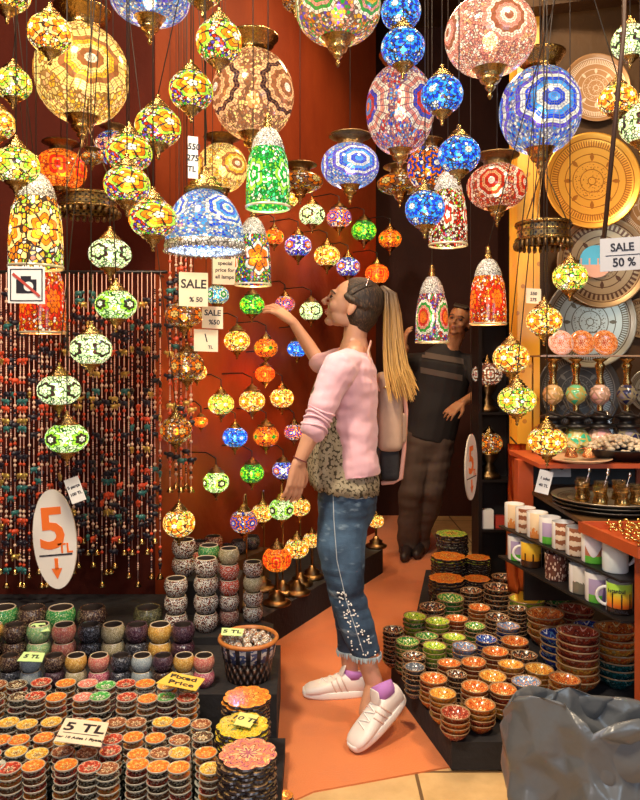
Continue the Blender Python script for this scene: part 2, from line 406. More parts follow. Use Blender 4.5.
bb = B(); ell(bb, (0,0,0), (.024,.028,.026), seg=12); bmesh.ops.translate(bb, verts=bb.verts, vec=band-V(W.location)); link('hair_band', mesh('hair_band', bb, black), W)
def pony(name, n, m, r0, spr, seed):
    r = random.Random(seed); b = B()
    for i in range(n):
        oy = r.uniform(-1,1); ox = r.uniform(-1,1); ll = r.uniform(.82,1.06)
        pts = []
        for (px,py,kx,ky) in ((375,294,.15,.15),(383,287,.35,.4),(390,293,.6,.8),(392,315,.9,1),(393,345,1.1,1.15),(396,372,1.35,1.2),(403,396,1.7,1.3)):
            q = P(px,294+(py-294)*ll if py > 300 else py,2.70); pts.append(q+V((ox*spr*kx, oy*spr*ky*1.2, -abs(ox)*.004)))
        sweep(b, [p-V(W.location) for p in pts], [r0*.8,r0*1.1,r0*1.25,r0*1.2,r0,r0*.75,r0*.25], 5, caps=False)
    o = link(name, mesh(name, b, m), W); return o
def pm(nm, a, c, d):
    q = NB(nm); z = q.sep(q.coord('Object'))[2]; n = q.noise(q.mapping(q.coord('Object'),(70,70,6)), 4, 3)[0]
    t = q.math('DIVIDE', q.math('SUBTRACT', 1.64, z), .38)
    return q.done(q.bsdf(q.mix(n, q.ramp(t, [(.0,a),(.35,c),(1,d)]), q.ramp(t, [(.0,a),(.5,a),(1,c)])), .4, normal=q.bump(n,.3,.003)))
pony('ponytail', 210, pm('hair_tail', (.09,.045,.02), (.6,.33,.1), (.95,.58,.16)), .0038, .034, 3)
# headband / glasses arm and earring
b = sweep(B(), [H(.0,-.078,-.005)-V(W.location), H(-.014,-.090,.04)-V(W.location), H(-.022,-.075,.095)-V(W.location), H(-.022,-.03,.134)-V(W.location), H(-.022,.03,.134)-V(W.location), H(-.022,.075,.095)-V(W.location)], .0028, 6); link('headband', mesh('headband', b, silver), W)
b = ell(B(), H(.0,-.083,-.037)-V(W.location), (.008,.006,.008), seg=10); link('earring', mesh('earring', b, white), W)
# jacket
pinkm = simple('jacket_pink', (.7,.40,.46), .75, 0, .05, 30, .15, sheen=.3)
jb = B()
jt = [TR(355,350,2.70,.052,.085), TR(354,357,2.70,.075,.135), TR(352,366,2.70,.09,.163), TR(349,388,2.70,.108,.168), TR(349,415,2.70,.106,.155), TR(353,442,2.70,.098,.162), TR(355,460,2.70,.096,.172), TR(356,473,2.70,.094,.178)]
sweep(jb, [t[0] for t in jt], [t[1] for t in jt], 22, ref=(1,0,0), rounded=False)
sweep(jb, [P(348,364,2.60), nS+V((0,.0,-.01)), nS.lerp(nE,.5), nS.lerp(nE,.9), nE.lerp(nW_,.14)], [.062,.062,.056,.050,.047], 14, rounded=True)
sweep(jb, [P(350,364,2.78), fS, fS.lerp(fE,.6), fE], [.06,.058,.05,.044], 14)
def folds(co, n):
    a = noise.noise(V((co.x*9+co.z*6, co.y*5, co.z*13)))*.012 + noise.noise(V((co.x*20, co.y*14, co.z*34)))*.005
    return n*a
jk = fused('jacket', jb, pinkm, W, .0055, 3, folds)
# cuffs creases
b = B()
for t in (.80,.87,.94,1.0):
    c = nS.lerp(nE,t) if t < 1 else nE.lerp(nW_,.08); ax = (nE-nS).normalized(); u_ = ax.orthogonal().normalized(); v_ = ax.cross(u_)
    sweep(b, [c+(u_*math.cos(a)+v_*math.sin(a))*.0485+ax*.006*math.sin(a*2+t*20)-V(W.location) for a in [2*PI*i/20 for i in range(21)]], .0045, 6, caps=False)
link('rolled_cuff', mesh('rolled_cuff', b, pinkm), W)
# lace blouse: hem below the jacket and front
def lace():
    q = NB('lace'); co = q.coord(); v = q.vor(co, 95)[0]; n = q.noise(co, 40, 3)[0]
    return q.done(q.bsdf(q.mix(q.math('LESS_THAN', v, .62), (.12,.09,.05), q.mix(n, (.42,.33,.2), (.8,.7,.5))), .8))
def lacebody():
    b = B(); n = 72; rings = []
    prof = [(372,345,.10,.135),(395,342,.122,.138),(425,341,.126,.138),(455,341,.132,.142),(470,342,.133,.15),(480,344.5,.133,.165),(487,345.5,.130,.172)]
    for j, (py, px, a, c) in enumerate(prof):
        ring = []
        for i in range(n):
            t = 2*PI*i/n; ce = P(px, py, 2.70); wob = 1+.03*math.sin(t*9+j)+.015*math.sin(t*17)
            z = ce.z
            if j == 6: z += -.012*abs(math.sin(t*11))-.012*math.cos(t)
            if j < 3: pass
            ring.append(b.verts.new((ce.x+a*wob*math.cos(t), ce.y+c*wob*math.sin(t), z)))
        rings.append(ring)
    for r0, r1 in zip(rings, rings[1:]):
        for i in range(n): b.faces.new((r0[i], r1[i], r1[(i+1)%n], r0[(i+1)%n])).smooth = True
    bmesh.ops.solidify(b, geom=b.faces[:], thickness=.003)
    bmesh.ops.translate(b, verts=b.verts, vec=-V(W.location)); return b
link('lace_blouse', mesh('lace_blouse', lacebody(), lace()), W)
# jeans
def denim():
    q = NB('blue_denim'); co = q.coord(); n = q.noise(co, 5, 4)[0]; f = q.noise(q.mapping(co,(1,1,2.5)), 16, 4)[0]; w_ = q.noise(co, 400, 2)[0]
    col = q.mix(q.ramp(n,[(.38,(0,0,0)),(.66,(1,1,1))]), (.008,.022,.05), (.09,.18,.3)); col = q.mix(q.ramp(f,[(.6,(0,0,0)),(.75,(.6,.6,.6))]), col, (.3,.42,.52))
    return q.done(q.bsdf(col, .75, normal=q.bump(q.math('ADD', w_, q.math('MULTIPLY', f, 3.)), .3, .006)))
b = B()
sweep(b, [P(349,474,2.71), P(348,492,2.715), P(346,512,2.72), P(345,524,2.72)], [(.104,.158),(.117,.178),(.112,.175),(.09,.15)], 20, ref=(1,0,0))
hemN = P(366,654,2.60); hemF = P(349,650,2.89)
sweep(b, near[:4]+[hemN], [(.098,.094),(.092,.09),(.066,.064),(.064,.06),(.054,.05)], 18, ref=(1,0,0), rounded=False)
sweep(b, far[:4]+[hemF], [(.098,.094),(.090,.088),(.064,.062),(.06,.056),(.048,.046)], 18, ref=(1,0,0), rounded=False)
def crease(co, n):
    k = max(0, 1-abs(co.z-.53)/.16)+max(0,1-abs(co.z-.80)/.1)*.6+max(0,1-abs(co.z-.33)/.08)*.5
    return n*(noise.noise(V((co.x*7,co.y*7,co.z*34)))*.009*k + noise.noise(V((co.x*10,co.y*10,co.z*12)))*.003)
jeans = fused('jeans', b, denim(), W, .0055, 3, crease)
bvh = BVHTree.FromPolygons([v.co+V(W.location) for v in jeans.data.vertices], [p.vertices[:] for p in jeans.data.polygons])
def onj(px, py, tree=bvh):
    d = P(px,py,1)-V((0,0,CAM)); h = tree.ray_cast(V((0,0,CAM)), d.normalized()); return h[0], h[1]
b = B(); r = random.Random(5)
for i in range(80):
    t = r.random(); py = 592+64*t; lo = 337+ (py-592)*.22; hi = lo+8+20*t
    p, n_ = onj(r.uniform(lo,hi), py)
    if p: ico(b, p+n_*.001-V(W.location), (.0032,)*3, 0, 2)
tag(link('pearl_studs', mesh('pearl_studs', b, simple('pearl', (.85,.82,.78), .2)), jeans), kind='stuff'); 
b = B()
for path in ([(333,486),(334,520),(337,560),(346,600),(356,630),(364,655)], [(345,497),(358,499),(371,497)], [(322,489),(345,492),(371,489)]):
    pp_ = []
    for (x0,y0),(x1,y1) in zip(path, path[1:]):
        for k in range(8):
            p, n_ = onj(x0+(x1-x0)*k/8, y0+(y1-y0)*k/8)
            if p: pp_.append(p+n_*.0012-V(W.location))
    if len(pp_) > 2: sweep(b, pp_, .0016, 4)
link('stitching', mesh('stitching', b, simple('stitch', (.45,.5,.55), .7)), jeans)
for h_, rr in ((hemN,.056),(hemF,.05)):   # frayed hems
    b = B()
    for i in range(90):
        a = 2*PI*i/90; p = h_+V((rr*math.cos(a), rr*.95*math.sin(a), .004))-V(W.location)
        sweep(b, [p, p+V((r.uniform(-.004,.004), r.uniform(-.004,.004), -r.uniform(.008,.022)))], .0016, 4)
    tag(link('frayed_hem', mesh('frayed_hem', b, simple('fray', (.45,.55,.6), .9)), jeans), kind='stuff')
# shoes
shm = simple('shoe_white', (.82,.74,.7), .45, 0, .04, 30, .08); solem = simple('sole_white', (.85,.82,.8), .5); stm = simple('stripe_beige', (.7,.52,.46), .5); sock = simple('sock_violet', (.5,.2,.55), .8)
def shoe(ankle, heel, toe, roll, label):
    """sneaker built along x: heel at 0, toe at .27, sole at z 0"""
    h_, t_ = V(heel), V(toe); f = (t_-h_).normalized(); side = V((0,0,1)).cross(f).normalized(); up = f.cross(side).normalized()
    L_ = .268; Mx = Matrix((f,side,up)).transposed().to_4x4(); Mx.translation = h_-V(W.location)
    def ring(b, x, w_, z0, z1, n=20):
        vs = []
        for i in range(n):
            a = 2*PI*i/n; c_, s_ = math.cos(a), math.sin(a)
            vs.append(b.verts.new((x, w_*math.copysign(abs(c_)**.75, c_), (z0+z1)/2+(z1-z0)/2*math.copysign(abs(s_)**.8, s_)))) 
        return vs
    def skinr(b, rs):
        for r0, r1 in zip(rs, rs[1:]):
            for i in range(len(r0)): b.faces.new((r0[i], r0[(i+1)%len(r0)], r1[(i+1)%len(r0)], r1[i])).smooth = True
        b.faces.new(rs[0][::-1]); b.faces.new(rs[-1]); bmesh.ops.recalc_face_normals(b, faces=b.faces)
    b = B(); skinr(b, [ring(b, x, w_, .012, z1) for x, w_, z1 in ((.004,.018,.06),(.012,.031,.088),(.04,.036,.095),(.075,.037,.092),(.10,.038,.092),(.13,.041,.08),(.17,.045,.066),(.21,.047,.055),(.24,.043,.047),(.258,.033,.04),(.266,.015,.03))])
    bmesh.ops.transform(b, verts=b.verts, matrix=Mx); up_o = link('sneaker', mesh('sneaker', b, shm), W)
    b = B(); n = 40; lo = []; hi = []
    def outline(i):
        a = 2*PI*i/n; x = .134-.137*math.cos(a); w_ = .040+.010*max(0,x/.27)**1.2; 
        return x, w_*math.copysign(abs(math.sin(a))**.62, math.sin(a))
    for z, k in ((0,.97),(.006,1.0),(.026,1.0),(.028,.97)):
        lo.append([b.verts.new((.134+(outline(i)[0]-.134)*k, outline(i)[1]*k, z+.004*max(0,(outline(i)[0]-.2))/.07)) for i in range(n)])
    for r0, r1 in zip(lo, lo[1:]):
        for i in range(n): b.faces.new((r0[i], r0[(i+1)%n], r1[(i+1)%n], r1[i])).smooth = True
    b.faces.new(lo[0][::-1]); b.faces.new(lo[-1]); bmesh.ops.recalc_face_normals(b, faces=b.faces)
    bmesh.ops.transform(b, verts=b.verts, matrix=Mx); link('sole', mesh('sole', b, solem), up_o)
    tre = BVHTree.FromPolygons([v.co for v in up_o.data.vertices], [p.vertices[:] for p in up_o.data.polygons])
    b = B()
    for s_ in (-1,1):
        for k in range(3):
            pts = []
            for q_ in range(7):
                x = .088+.024*k+.028*q_/6; z = .03+.055*q_/6
                o_ = Mx @ V((x, s_*.12, z)); d_ = (Mx.to_3x3() @ V((0,-s_,0))); hh = tre.ray_cast(o_, d_)
                if hh[0]: pts.append(hh[0]+hh[1]*.0005)
            if len(pts) > 2: sweep(b, pts, (.0035), 6)
    link('stripes', mesh('stripes', b, stm), up_o)
    b = B()
    for k in range(6):
        x = .118+.016*k; pts = []
        for q_ in range(7):
            y = -.02+.04*q_/6; o_ = Mx @ V((x+(.006 if k%2 else -.006)*(y/.02), y, .2)); hh = tre.ray_cast(o_, Mx.to_3x3() @ V((0,0,-1)))
            if hh[0]: pts.append(hh[0]+hh[1]*.002)
        if len(pts) > 2: sweep(b, pts, .0026, 6)
    link('laces', mesh('laces', b, solem), up_o)
    b = B(); c0 = Mx @ V((.112,0,.088)); c1 = Mx @ V((.098,0,.125)); 
    sweep(b, [c0, c0.lerp(c1,.5), c1], [(.01,.024),(.006,.027),(.004,.024)], 12, ref=Mx.to_3x3() @ V((1,0,0))); link('tongue', mesh('tongue', b, shm), up_o)
    a_ = V(ankle)-V(W.location); b = B(); sweep(b, [Mx @ V((.06,0,.07)), (Mx @ V((.06,0,.085))).lerp(a_,.12), (Mx @ V((.055,0,.095))).lerp(a_,.26)], [(.046,.036),(.042,.038),(.041,.04)], 16, ref=Mx.to_3x3() @ V((1,0,0)), rounded=False); link('sock', mesh('sock', b, sock), W)
    return up_o
shoe(near[-2], P(404,699,2.585), P(363,742,2.47), 0, '')
shoe(far[-2], P(368,694,2.885)*1.0, V((P(304,694,2.90).x, 2.86, .008)), 0, '')
# bracelet, ring
b = B(); ax = (nW_-nE).normalized(); u_ = ax.orthogonal().normalized(); v_ = ax.cross(u_); c = nE.lerp(nW_,.93)
sweep(b, [c+(u_*math.cos(a)+v_*math.sin(a))*.0255-V(W.location) for a in [2*PI*i/20 for i in range(21)]], .0022, 6, caps=False); link('bracelet', mesh('bracelet', b, simple('bracelet_red', (.15,.02,.03), .4)), W)
# backpack
bp = empty('backpack', P(388,420,2.76), 'small blush beige backpack with pink strap behind the person in pink', 'bag')
def rbox(x0,x1,y0,y1,z0,z1,m,nm,bev=.02):
    q = box(B(), x0,x1,y0,y1,z0,z1); bmesh.ops.bevel(q, geom=q.edges[:]+q.verts[:], offset=bev, segments=5, affect='EDGES', profile=.6)
    for f in q.faces: f.smooth = True
    return part(nm, q, m, bp)
bl_ = simple('blush_leather', (.42,.27,.19), .55, 0, .1, 40, .15)
A0 = P(374,0,2.8).x; A1 = P(401,0,2.8).x; Zt = P(0,372,2.8).z; Zm = P(0,450,2.8).z; Zb = P(0,479,2.8).z
rbox(A0+.012,A1,2.71,2.93,Zm,Zt,bl_,'bag_body',.035); rbox(A0+.02,A1-.012,2.73,2.91,Zb,Zm+.012,blackc,'bag_base',.025)
rbox(A1-.03,A1+.018,2.75,2.89,Zm+.03,Zm+.15,bl_,'bag_pocket',.018)
q = sweep(B(), [V((A0+.03,2.706,Zt-.06)), V(((A0+A1)/2,2.703,Zt-.052)), V((A1-.02,2.706,Zt-.06))], .003, 6); part('zipper', q, brass, bp)
sp = simple('strap_pink', (.7,.35,.28), .5)
for pts in ([P(371,342,2.68),P(368,352,2.60),P(372,372,2.62),P(379,390,2.70)], [P(403,388,2.78),P(406,410,2.78),P(404,450,2.78),P(401,478,2.78),P(393,482,2.78),P(382,483,2.78)]):
    bb = B(); sweep(bb, pts, [(.009,.004)]*len(pts), 8); part('strap', bb, sp, bp)

# ---- the man in the doorway
msk = skin('skin_tan', (.42,.19,.09), (.5,.25,.13))
Mn = empty('person', (.7,4.95,0), 'person in black shirt and dark trousers leaning in the dark doorway', 'person')
Ym = 4.95; hc2 = P(459,322,4.85)
b = B(); M4 = head(b, hc2, V((-.42,-.86,.1)), V((.28,0,.96)), 1.06)
sweep(b, [P(458,330,4.9), P(452,345,4.93), P(448,356,4.95)], [.06,.06,.085], 14)
mt = [(447,352,.07,.10),(444,364,.13,.19),(440,390,.12,.18),(433,420,.11,.165),(427,440,.115,.17)]
sweep(b, [P(a,c,Ym) for a,c,_,_ in mt], [(d,e) for _,_,d,e in mt], 18, ref=(0,1,0))
lA = [P(420,440,Ym), P(412,490,4.88), P(408,540,4.98)]; lB = [P(438,440,Ym), P(432,490,4.9), P(420,535,5.05)]
for L_ in (lA, lB): sweep(b, L_, [.09,.065,.045], 14)
mS, mE, mW = P(470,362,4.9), P(484,392,4.72), P(463,402,4.58)
sweep(b, [mS, mS.lerp(mE,.5), mE, mE.lerp(mW,.5), mW], [.055,.05,.042,.038,.027], 12)
hand(b, mW, (-.75,-.3,-.5), (-.3,.2,-.8), .19, .3, .16, thumb=1)
kS, kE, kW = P(418,362,Ym), P(400,362,4.85), P(404,348,4.7)
sweep(b, [kS, kE, kW], [.055,.045,.035], 12); hand(b, kW, (.1,-.2,1), (1,0,.2), .18, .5, .1)
fused('body', b, msk, Mn, .0065, 3)
facebits(Mn, hc2, M4, 1.06, simple('lips_man', (.35,.12,.08), .4), simple('eye_man', (.03,.015,.01), .3), browm)
def H2(x,y,z): return hc2+M4@V((x,y,z))*1.06
b = B(); ell(b, H2(-.022,0,.04), (.096,.08,.085), M4, 20); ell(b, H2(-.045,0,.0), (.07,.076,.07), M4, 18)
for y in (-.04,-.02,0,.02,.04): sweep(b, [H2(.06,y,.09), H2(.02,y*1.2,.108), H2(-.05,y,.105)], .011, 8)
fused('hair', b, simple('hair_black', (.035,.022,.016), .6), Mn, .006, 2)
b = B(); 
mt2 = [(450,346,.068,.08),(447,353,.085,.13),(444,364,.145,.205),(440,390,.135,.195),(433,420,.125,.185),(428,440,.125,.18)]
sweep(b, [P(a,c,Ym) for a,c,_,_ in mt2], [(d,e) for _,_,d,e in mt2], 18, ref=(0,1,0), rounded=False)
sweep(b, [P(462,362,Ym), mS, mS.lerp(mE,.75)], [.07,.068,.06], 12); sweep(b, [P(425,362,Ym), kS, kS.lerp(kE,.7)], [.07,.068,.055], 12)
shirt = fused('shirt', b, simple('shirt_black', (.014,.012,.014), .8), Mn, .008, 3, lambda co, n: n*noise.noise(co*9)*.008)
sv = BVHTree.FromPolygons([v.co+V(Mn.location) for v in shirt.data.vertices], [p.vertices[:] for p in shirt.data.polygons])
for (x0,y0,x1,y1,wd,th_) in ((422,352,464,359,0,4.5),(421,367,462,375,0,4.5)):
    b = B(); g = []
    for i in range(25):
        col_ = []
        for j in (0,1,2):
            p, n_ = onj(x0+(x1-x0)*i/24, y0+(y1-y0)*i/24+th_*j/2*1.3, sv)
            col_.append(p+n_*.006-V(Mn.location) if p else None)
        g.append(col_)
    vs = [[b.verts.new(p) if p else None for p in c_] for c_ in g]
    for a_, c_ in zip(vs, vs[1:]):
        for j in (0,1):
            if a_[j] and a_[j+1] and c_[j] and c_[j+1]: b.faces.new((a_[j],c_[j],c_[j+1],a_[j+1])).smooth = True
    link('grey_stripe', mesh('grey_stripe', b, simple('stripe_grey', (.1,.075,.065), .8)), shirt)
b = B()
sweep(b, [P(429,434,Ym), P(428,450,Ym)], [(.12,.185),(.125,.185)], 16, ref=(0,1,0))
for L_ in (lA, lB): sweep(b, [L_[0], L_[1], L_[2], L_[2]+V((0,0,-.05))], [.115,.09,.075,.075], 14)
fused('trousers', b, simple('trouser_brown', (.07,.045,.035), .8, 0, .3, 12), Mn, .008, 3, lambda co, n: n*noise.noise(V((co.x*8,co.y*8,co.z*16)))*.014)
for L_ in (lA, lB):
    p = L_[2]; b = B(); sweep(b, [V((p.x,p.y+.05,.05)), V((p.x-.02,p.y-.06,.055)), V((p.x-.05,p.y-.18,.04))], [(.045,.04),(.045,.045),(.035,.03)], 12, ref=(0,0,1)); sweep(b, [V((p.x,p.y,.06)), V((p.x,p.y,.16))], .045, 10)
    part('shoe', b, simple('shoe_dark', (.03,.02,.02), .5), Mn)
# ---------------------------------------------------------------- the room
CEIL = 4.4
def cham(o): return o
b = box(B(), -3, 3, -1.5, 6.6, -.1, 0); struct('floor', b, tiles())
b = B(); pts = [(-.16,2.12),(-.02,2.225),(.43,2.36),(1.4,2.42),(1.4,3.25),(.9,3.35),(.9,6.3),(.4,6.3),(.35,5.2),(-.7,3.3),(-.7,2.1)]
prism(b, pts, .0, .006)
cp = struct('floor_carpet', b, carpet())
b = box(B(), -3, -.8, 3.4, 3.5, 0, CEIL); struct('wall_left', b, wallm)
s = V((.55,1.0)).normalized(); nrm = V((s.y, -s.x))
def WB(t, off=0): return (-.8+.0+s.x*t+nrm.x*off, 3.4+s.y*t+nrm.y*off)
TB = 2.6
b = prism(B(), [WB(0), WB(TB), WB(TB,-.1), WB(0,-.1)][::1], 0, CEIL); bmesh.ops.recalc_face_normals(b, faces=b.faces)
struct('wall_side', b, wallb)
b = box(B(), .2, 3, 6.3, 6.4, 0, CEIL); struct('wall_back', b, darkw)
b = box(B(), 1.03, 3, 3.32, 3.42, 0, CEIL); struct('wall_right', b, woodd)
b = box(B(), 1.6, 1.7, 3.42, 6.3, 0, CEIL); struct('wall_passage', b, darkw)
b = box(B(), -3.1, -3, -1.5, 3.5, 0, CEIL); struct('wall_far_left', b, wallm)
b = box(B(), 3, 3.1, -1.5, 6.6, 0, CEIL); struct('wall_far_right', b, woodd)
b = box(B(), -3.1, 3.1, -.3, 6.6, CEIL, CEIL+.1); struct('ceiling', b, woodd)
b = box(B(), .925, 1.03, 3.28, 3.42, 0, CEIL); struct('trim_1', b, pillar_mat())
for i, (x, z, r) in enumerate([(1.0,3.1,-.12),(1.3,3.0,.1)]):
    bb = box(B(), -.9, .9, -.05, .05, -.05, .05)
    bmesh.ops.transform(bb, verts=bb.verts, matrix=Matrix.Translation((x+.6, 3.2-.1*i, z)) @ Matrix.Rotation(r, 4, 'Y'))
    struct('trim_%d' % (i+2), bb, woodd)

# plinths
b = prism(B(), [(-2.0,1.55),(-.11,1.55),(-.12,2.42),(-2.0,2.42)], .0, .07)
thing('display_platform', b, blackc, 'low black platform under the rows of small stacked bowls at lower left', 'platform')
b = prism(B(), [(-2.0,2.422),(-.15,2.422),(-.16,2.85),(-2.0,2.85)], .0, .22)
thing('display_platform', b, blackc, 'black step under the small coloured cups and the wicker basket', 'platform')
b = prism(B(), [(-2.0,2.852),(-.19,2.852),(-.2,3.0),(-.66,3.39),(-2.0,3.39)], .0, .25)
thing('display_platform', b, blackc, 'black step against the wall under the round back row jars', 'platform')
# lamp platform: along the side wall
def WBo(t, off): return V(WB(t, off))
b = prism(B(), [tuple(WBo(.32,.02)), tuple(WBo(.2,.5)), tuple(WBo(1.6,.5)), tuple(WBo(1.6,.02))], 0, .16); bmesh.ops.recalc_face_normals(b, faces=b.faces)
thing('lamp_platform', b, blackc, 'long low black platform under the table lamps beside the orange wall', 'platform')
RP = [[(.44,2.34),(1.32,2.34),(1.32,2.95),(.30,2.95)], [(.30,2.952),(1.32,2.952),(1.02,3.26),(.9,3.26),(.9,3.4),(.47,3.4)], [(.47,3.402),(.9,3.402),(.93,3.93),(.86,3.93),(.86,4.1),(.62,4.1)]]
RZ = [.10,.13,.16]
names = ['low black platform under the front bowls beside the grey bag','middle step of the bowl display between white trainers and mugs','rear step under the flat flower plates near the doorway']
for pts, z, l in zip(RP, RZ, names):
    b = prism(B(), pts, .0065, z); bmesh.ops.recalc_face_normals(b, faces=b.faces); thing('bowl_platform', b, blackc, l, 'platform')

# ---------------------------------------------------------------- lamps
Yl=(.95,.5,.03); Yp=(1,.76,.22); Or=(.95,.22,.01); Rd=(.7,.03,.01); Gr=(.02,.42,.04); Lg=(.38,.75,.05); Bl=(.01,.07,.7); Cy=(.04,.38,.9); Wh=(1,.93,.7); Pk=(.9,.35,.24); Vi=(.13,.07,.6); Cr=(1,.55,.24); Wg=(.75,1,.5); Dk=(.05,.02,.02); Br=(.35,.12,.04)
MS = dict(
 yellow = mosaic('glass_yellow', [Yl,Yp,Wh,Or,Yl,Lg], [Wh,Yl,Or,Yp], 4, 6, 1.55),
 yellowgreen = mosaic('glass_yellow_green', [Yl,Lg,Yp,Wh,Yl,Gr], [Wh,Yl,Lg,Yp], 4, 6, 1.55),
 multi = mosaic('glass_multicolour', [Yl,Wh,Lg,Rd,Yp,Gr,Vi,Wh], [Wh,Yl,Or,Lg], 3, 5, 1.45, 17),
 purple = mosaic('glass_purple_mixed', [Wh,Vi,Pk,Cy,Yp,Vi], [Cy,Vi,Wh,Pk], 3, 8, .9, 17),
 blue = mosaic('glass_blue', [Bl,Cy,Bl,Wh,Cy,(.03,.25,.9)], [Wh,Cy,Bl,Cy], 4, 8, 1.1, 15),
 bluebig = mosaic('glass_blue_rosettes', [Bl,Wh,Cy,Wh,Bl,Cy], [Cy,Bl,Wh,Cy,Bl,Wh,Vi], 3, 8, .85, 26, (.25,.25,.3), 1.5, .16, .46, True),
 violet = mosaic('glass_violet', [Bl,Vi,Wh,Vi,Cy], [Wh,Or,Vi,Wh], 4, 6, .8, 15),
 green = mosaic('glass_green', [Gr,Lg,Gr,(.02,.35,.1)], [Yl,Lg,Gr,Lg], 4, 6, 1.0, 15),
 greenstar = mosaic('glass_green_stars', [Gr,Lg,(.1,.8,.3),Gr,Wh], [Wh,Gr,Wh,Lg], 4, 5, 1.1, 20, (.02,.15,.03), 1.2, .16, .3),
 orange = mosaic('glass_orange', [Or,Or,Yl,Rd,Or], [Gr,Yl,Or,Or], 4, 6, 1.0, 15),
 orangelit = mosaic('glass_orange_lattice', [Or,Or,(1,.4,.05)], [Rd,Or,Rd,Or], 6, 4, 1.4, 15, (.3,.04,.01)),
 white = mosaic('glass_white_vine', [Wh,Wg,Wh,Wg,Wh], [Wh,Wg,Dk,Wg], 4, 6, 1.5, 13, (.05,.09,.03)),
 whitegreen = mosaic('glass_pale_green_vine', [Wg,Lg,Wg,Wh], [Wh,Dk,Lg,Wg], 4, 6, 1.35, 13, (.03,.1,.02)),
 creambig = mosaic('glass_cream_rosettes', [Yp,Yl,Yp,Cr,Yp], [Wh,Br,Yp,Yl,Br,Yp,Yp], 3, 10, 1.35, 24, (.3,.15,.04), 1.5, .16, .44, True),
 cocoa = mosaic('glass_cocoa_star_rosettes', [Cr,Br,Cr,Yp,Br], [Wh,Br,Cr,Br,Cr,Dk,Cr], 3, 12, 1.3, 30, (.25,.12,.06), 1.5, .16, .44, True),
 pinkbig = mosaic('glass_pale_pink_rosettes', [Pk,Wh,Cr,Wh,Pk], [Br,Wh,Pk,Br,Wh,Pk], 4, 12, 1.0, 36, (.3,.12,.1), 1.4, .16, .36, True),
 mixbig = mosaic('glass_mixed_rosettes', [Wh,Bl,Pk,Wh,Cy,Pk,Rd], [Or,Cy,Rd,Bl,Wh,Pk,Wh], 3, 8, .75, 34, (.25,.12,.15), 1.4, .16, .42, True),
 patch = mosaic('glass_patchwork_rosettes', [Gr,Wh,Yl,Pk,Or,Vi], [Yl,Or,Yl,Gr,Pk,Gr,Wh], 5, 8, .9, 26, (.2,.12,.08), 1.6, .16, .42, True),
 brownbig = mosaic('glass_reddish_lattice', [Pk,Rd,Cr,Wh], [Wh,Rd,Cr,Rd,Wh], 5, 8, .6, 26, (.25,.06,.03), 1.4, .16, .42, True),
 redwhite = mosaic('glass_red_and_white', [Wh,Rd,Wh,Lg,Rd,Wh,Dk], [Wh,Rd,Wh], 5, 5, 1.0, 22, (.1,.02,.01), 1.1, .16, .25),
 redorange = mosaic('glass_red_orange', [Or,Rd,Yl,Wh,Or,Rd], [Or,Or,Rd], 4, 8, 1.0, 20, (.25,.03,.01), 1.1, .16, .3),
 flowerbell = mosaic('glass_mixed_flowers', [Gr,Wh,Rd,Bl,Yl,Gr,Lg], [Yl,Or,Or,Wh], 3, 6, 1.0, 22, (.06,.04,.03), 1.2, .16, .36),
 discbell = mosaic('glass_mixed_discs', [Pk,Gr,Vi,Rd,Wh], [Or,Or,Rd,Pk,Gr,Wh], 4, 12, .8, 24, (.1,.04,.04), 1.3, .16, .46, True),
 dotted = mosaic('glass_pink_lattice', [Pk,Br,Wh], [Pk,Wh,Br,Wh], 6, 4, .6, 18, (.12,.03,.02)),
 dimbrown = mosaic('glass_dim_brown', [Yl,Or,Wh,Br,Yl], [Yp,Or,Br], 4, 6, .55, 16),
 tealwhite = mosaic('glass_teal_white', [Wh,Cy,Wg,Wh], [Wh,Gr,Wh,Cy], 5, 6, .8, 15, (.04,.1,.08)),
 orangeblue = mosaic('glass_orange_blue', [Wh,Or,Bl,Wh,Or], [Wh,Bl,Or,Bl,Or], 4, 8, .95, 16),
 domeblue = mosaic('glass_dome_blue', [Cy,Wh,Bl,Cy,Wh,Bl], [Bl,Wh,Bl,Cy,Wh,Bl,Wh], 3, 8, .85, 30, (.2,.25,.35), 1.3, .12, .36, True),
)
meshes = {}
def cached(key, fn):
    if key not in meshes: meshes[key] = fn()
    return meshes[key]
def shade_mesh(mk, hr):
    def f():
        pr = []
        for i in range(17):
            a = math.radians(-66+132*i/16); pr.append((.5*math.cos(a)**.9, .5*hr*math.sin(a)/math.sin(math.radians(66))))
        return mesh('shade', lathe(B(), pr, 28), MS[mk])
    return cached(('ball', mk, round(hr,2)), f)
def bell_mesh(mk, hr):
    def f():
        pr = [(.49,-.5*hr),(.5,-.46*hr),(.5,-.2*hr),(.48,.05*hr),(.44,.28*hr),(.36,.42*hr)]
        pr2 = []
        for a, c in zip(pr, pr[1:]):
            for k in range(3): pr2.append((a[0]+(c[0]-a[0])*k/3, a[1]+(c[1]-a[1])*k/3))
        pr2.append(pr[-1]); return mesh('shade', lathe(B(), pr2, 28), MS[mk])
    return cached(('bell', mk, round(hr,2)), f)
silvchip = speckle('silver_chip_dome', (.12,.11,.1), [(.8,.78,.72),(.5,.48,.45),(.9,.88,.8)], 22)
def cap_small(): return mesh('brass_cap', lathe(B(), [(.23,-.02),(.27,0),(.27,.03),(.2,.06),(.22,.09),(.13,.14),(.15,.17),(.07,.22),(.04,.27),(.06,.3),(.02,.33),(0,.34)], 16), brass)
def cap_dark(): return mesh('brass_cap', lathe(B(), [(.22,-.02),(.3,0),(.33,.04),(.28,.07),(.2,.09),(.2,.16),(.12,.2),(.06,.24),(.04,.3),(0,.31)], 16), dbrass)
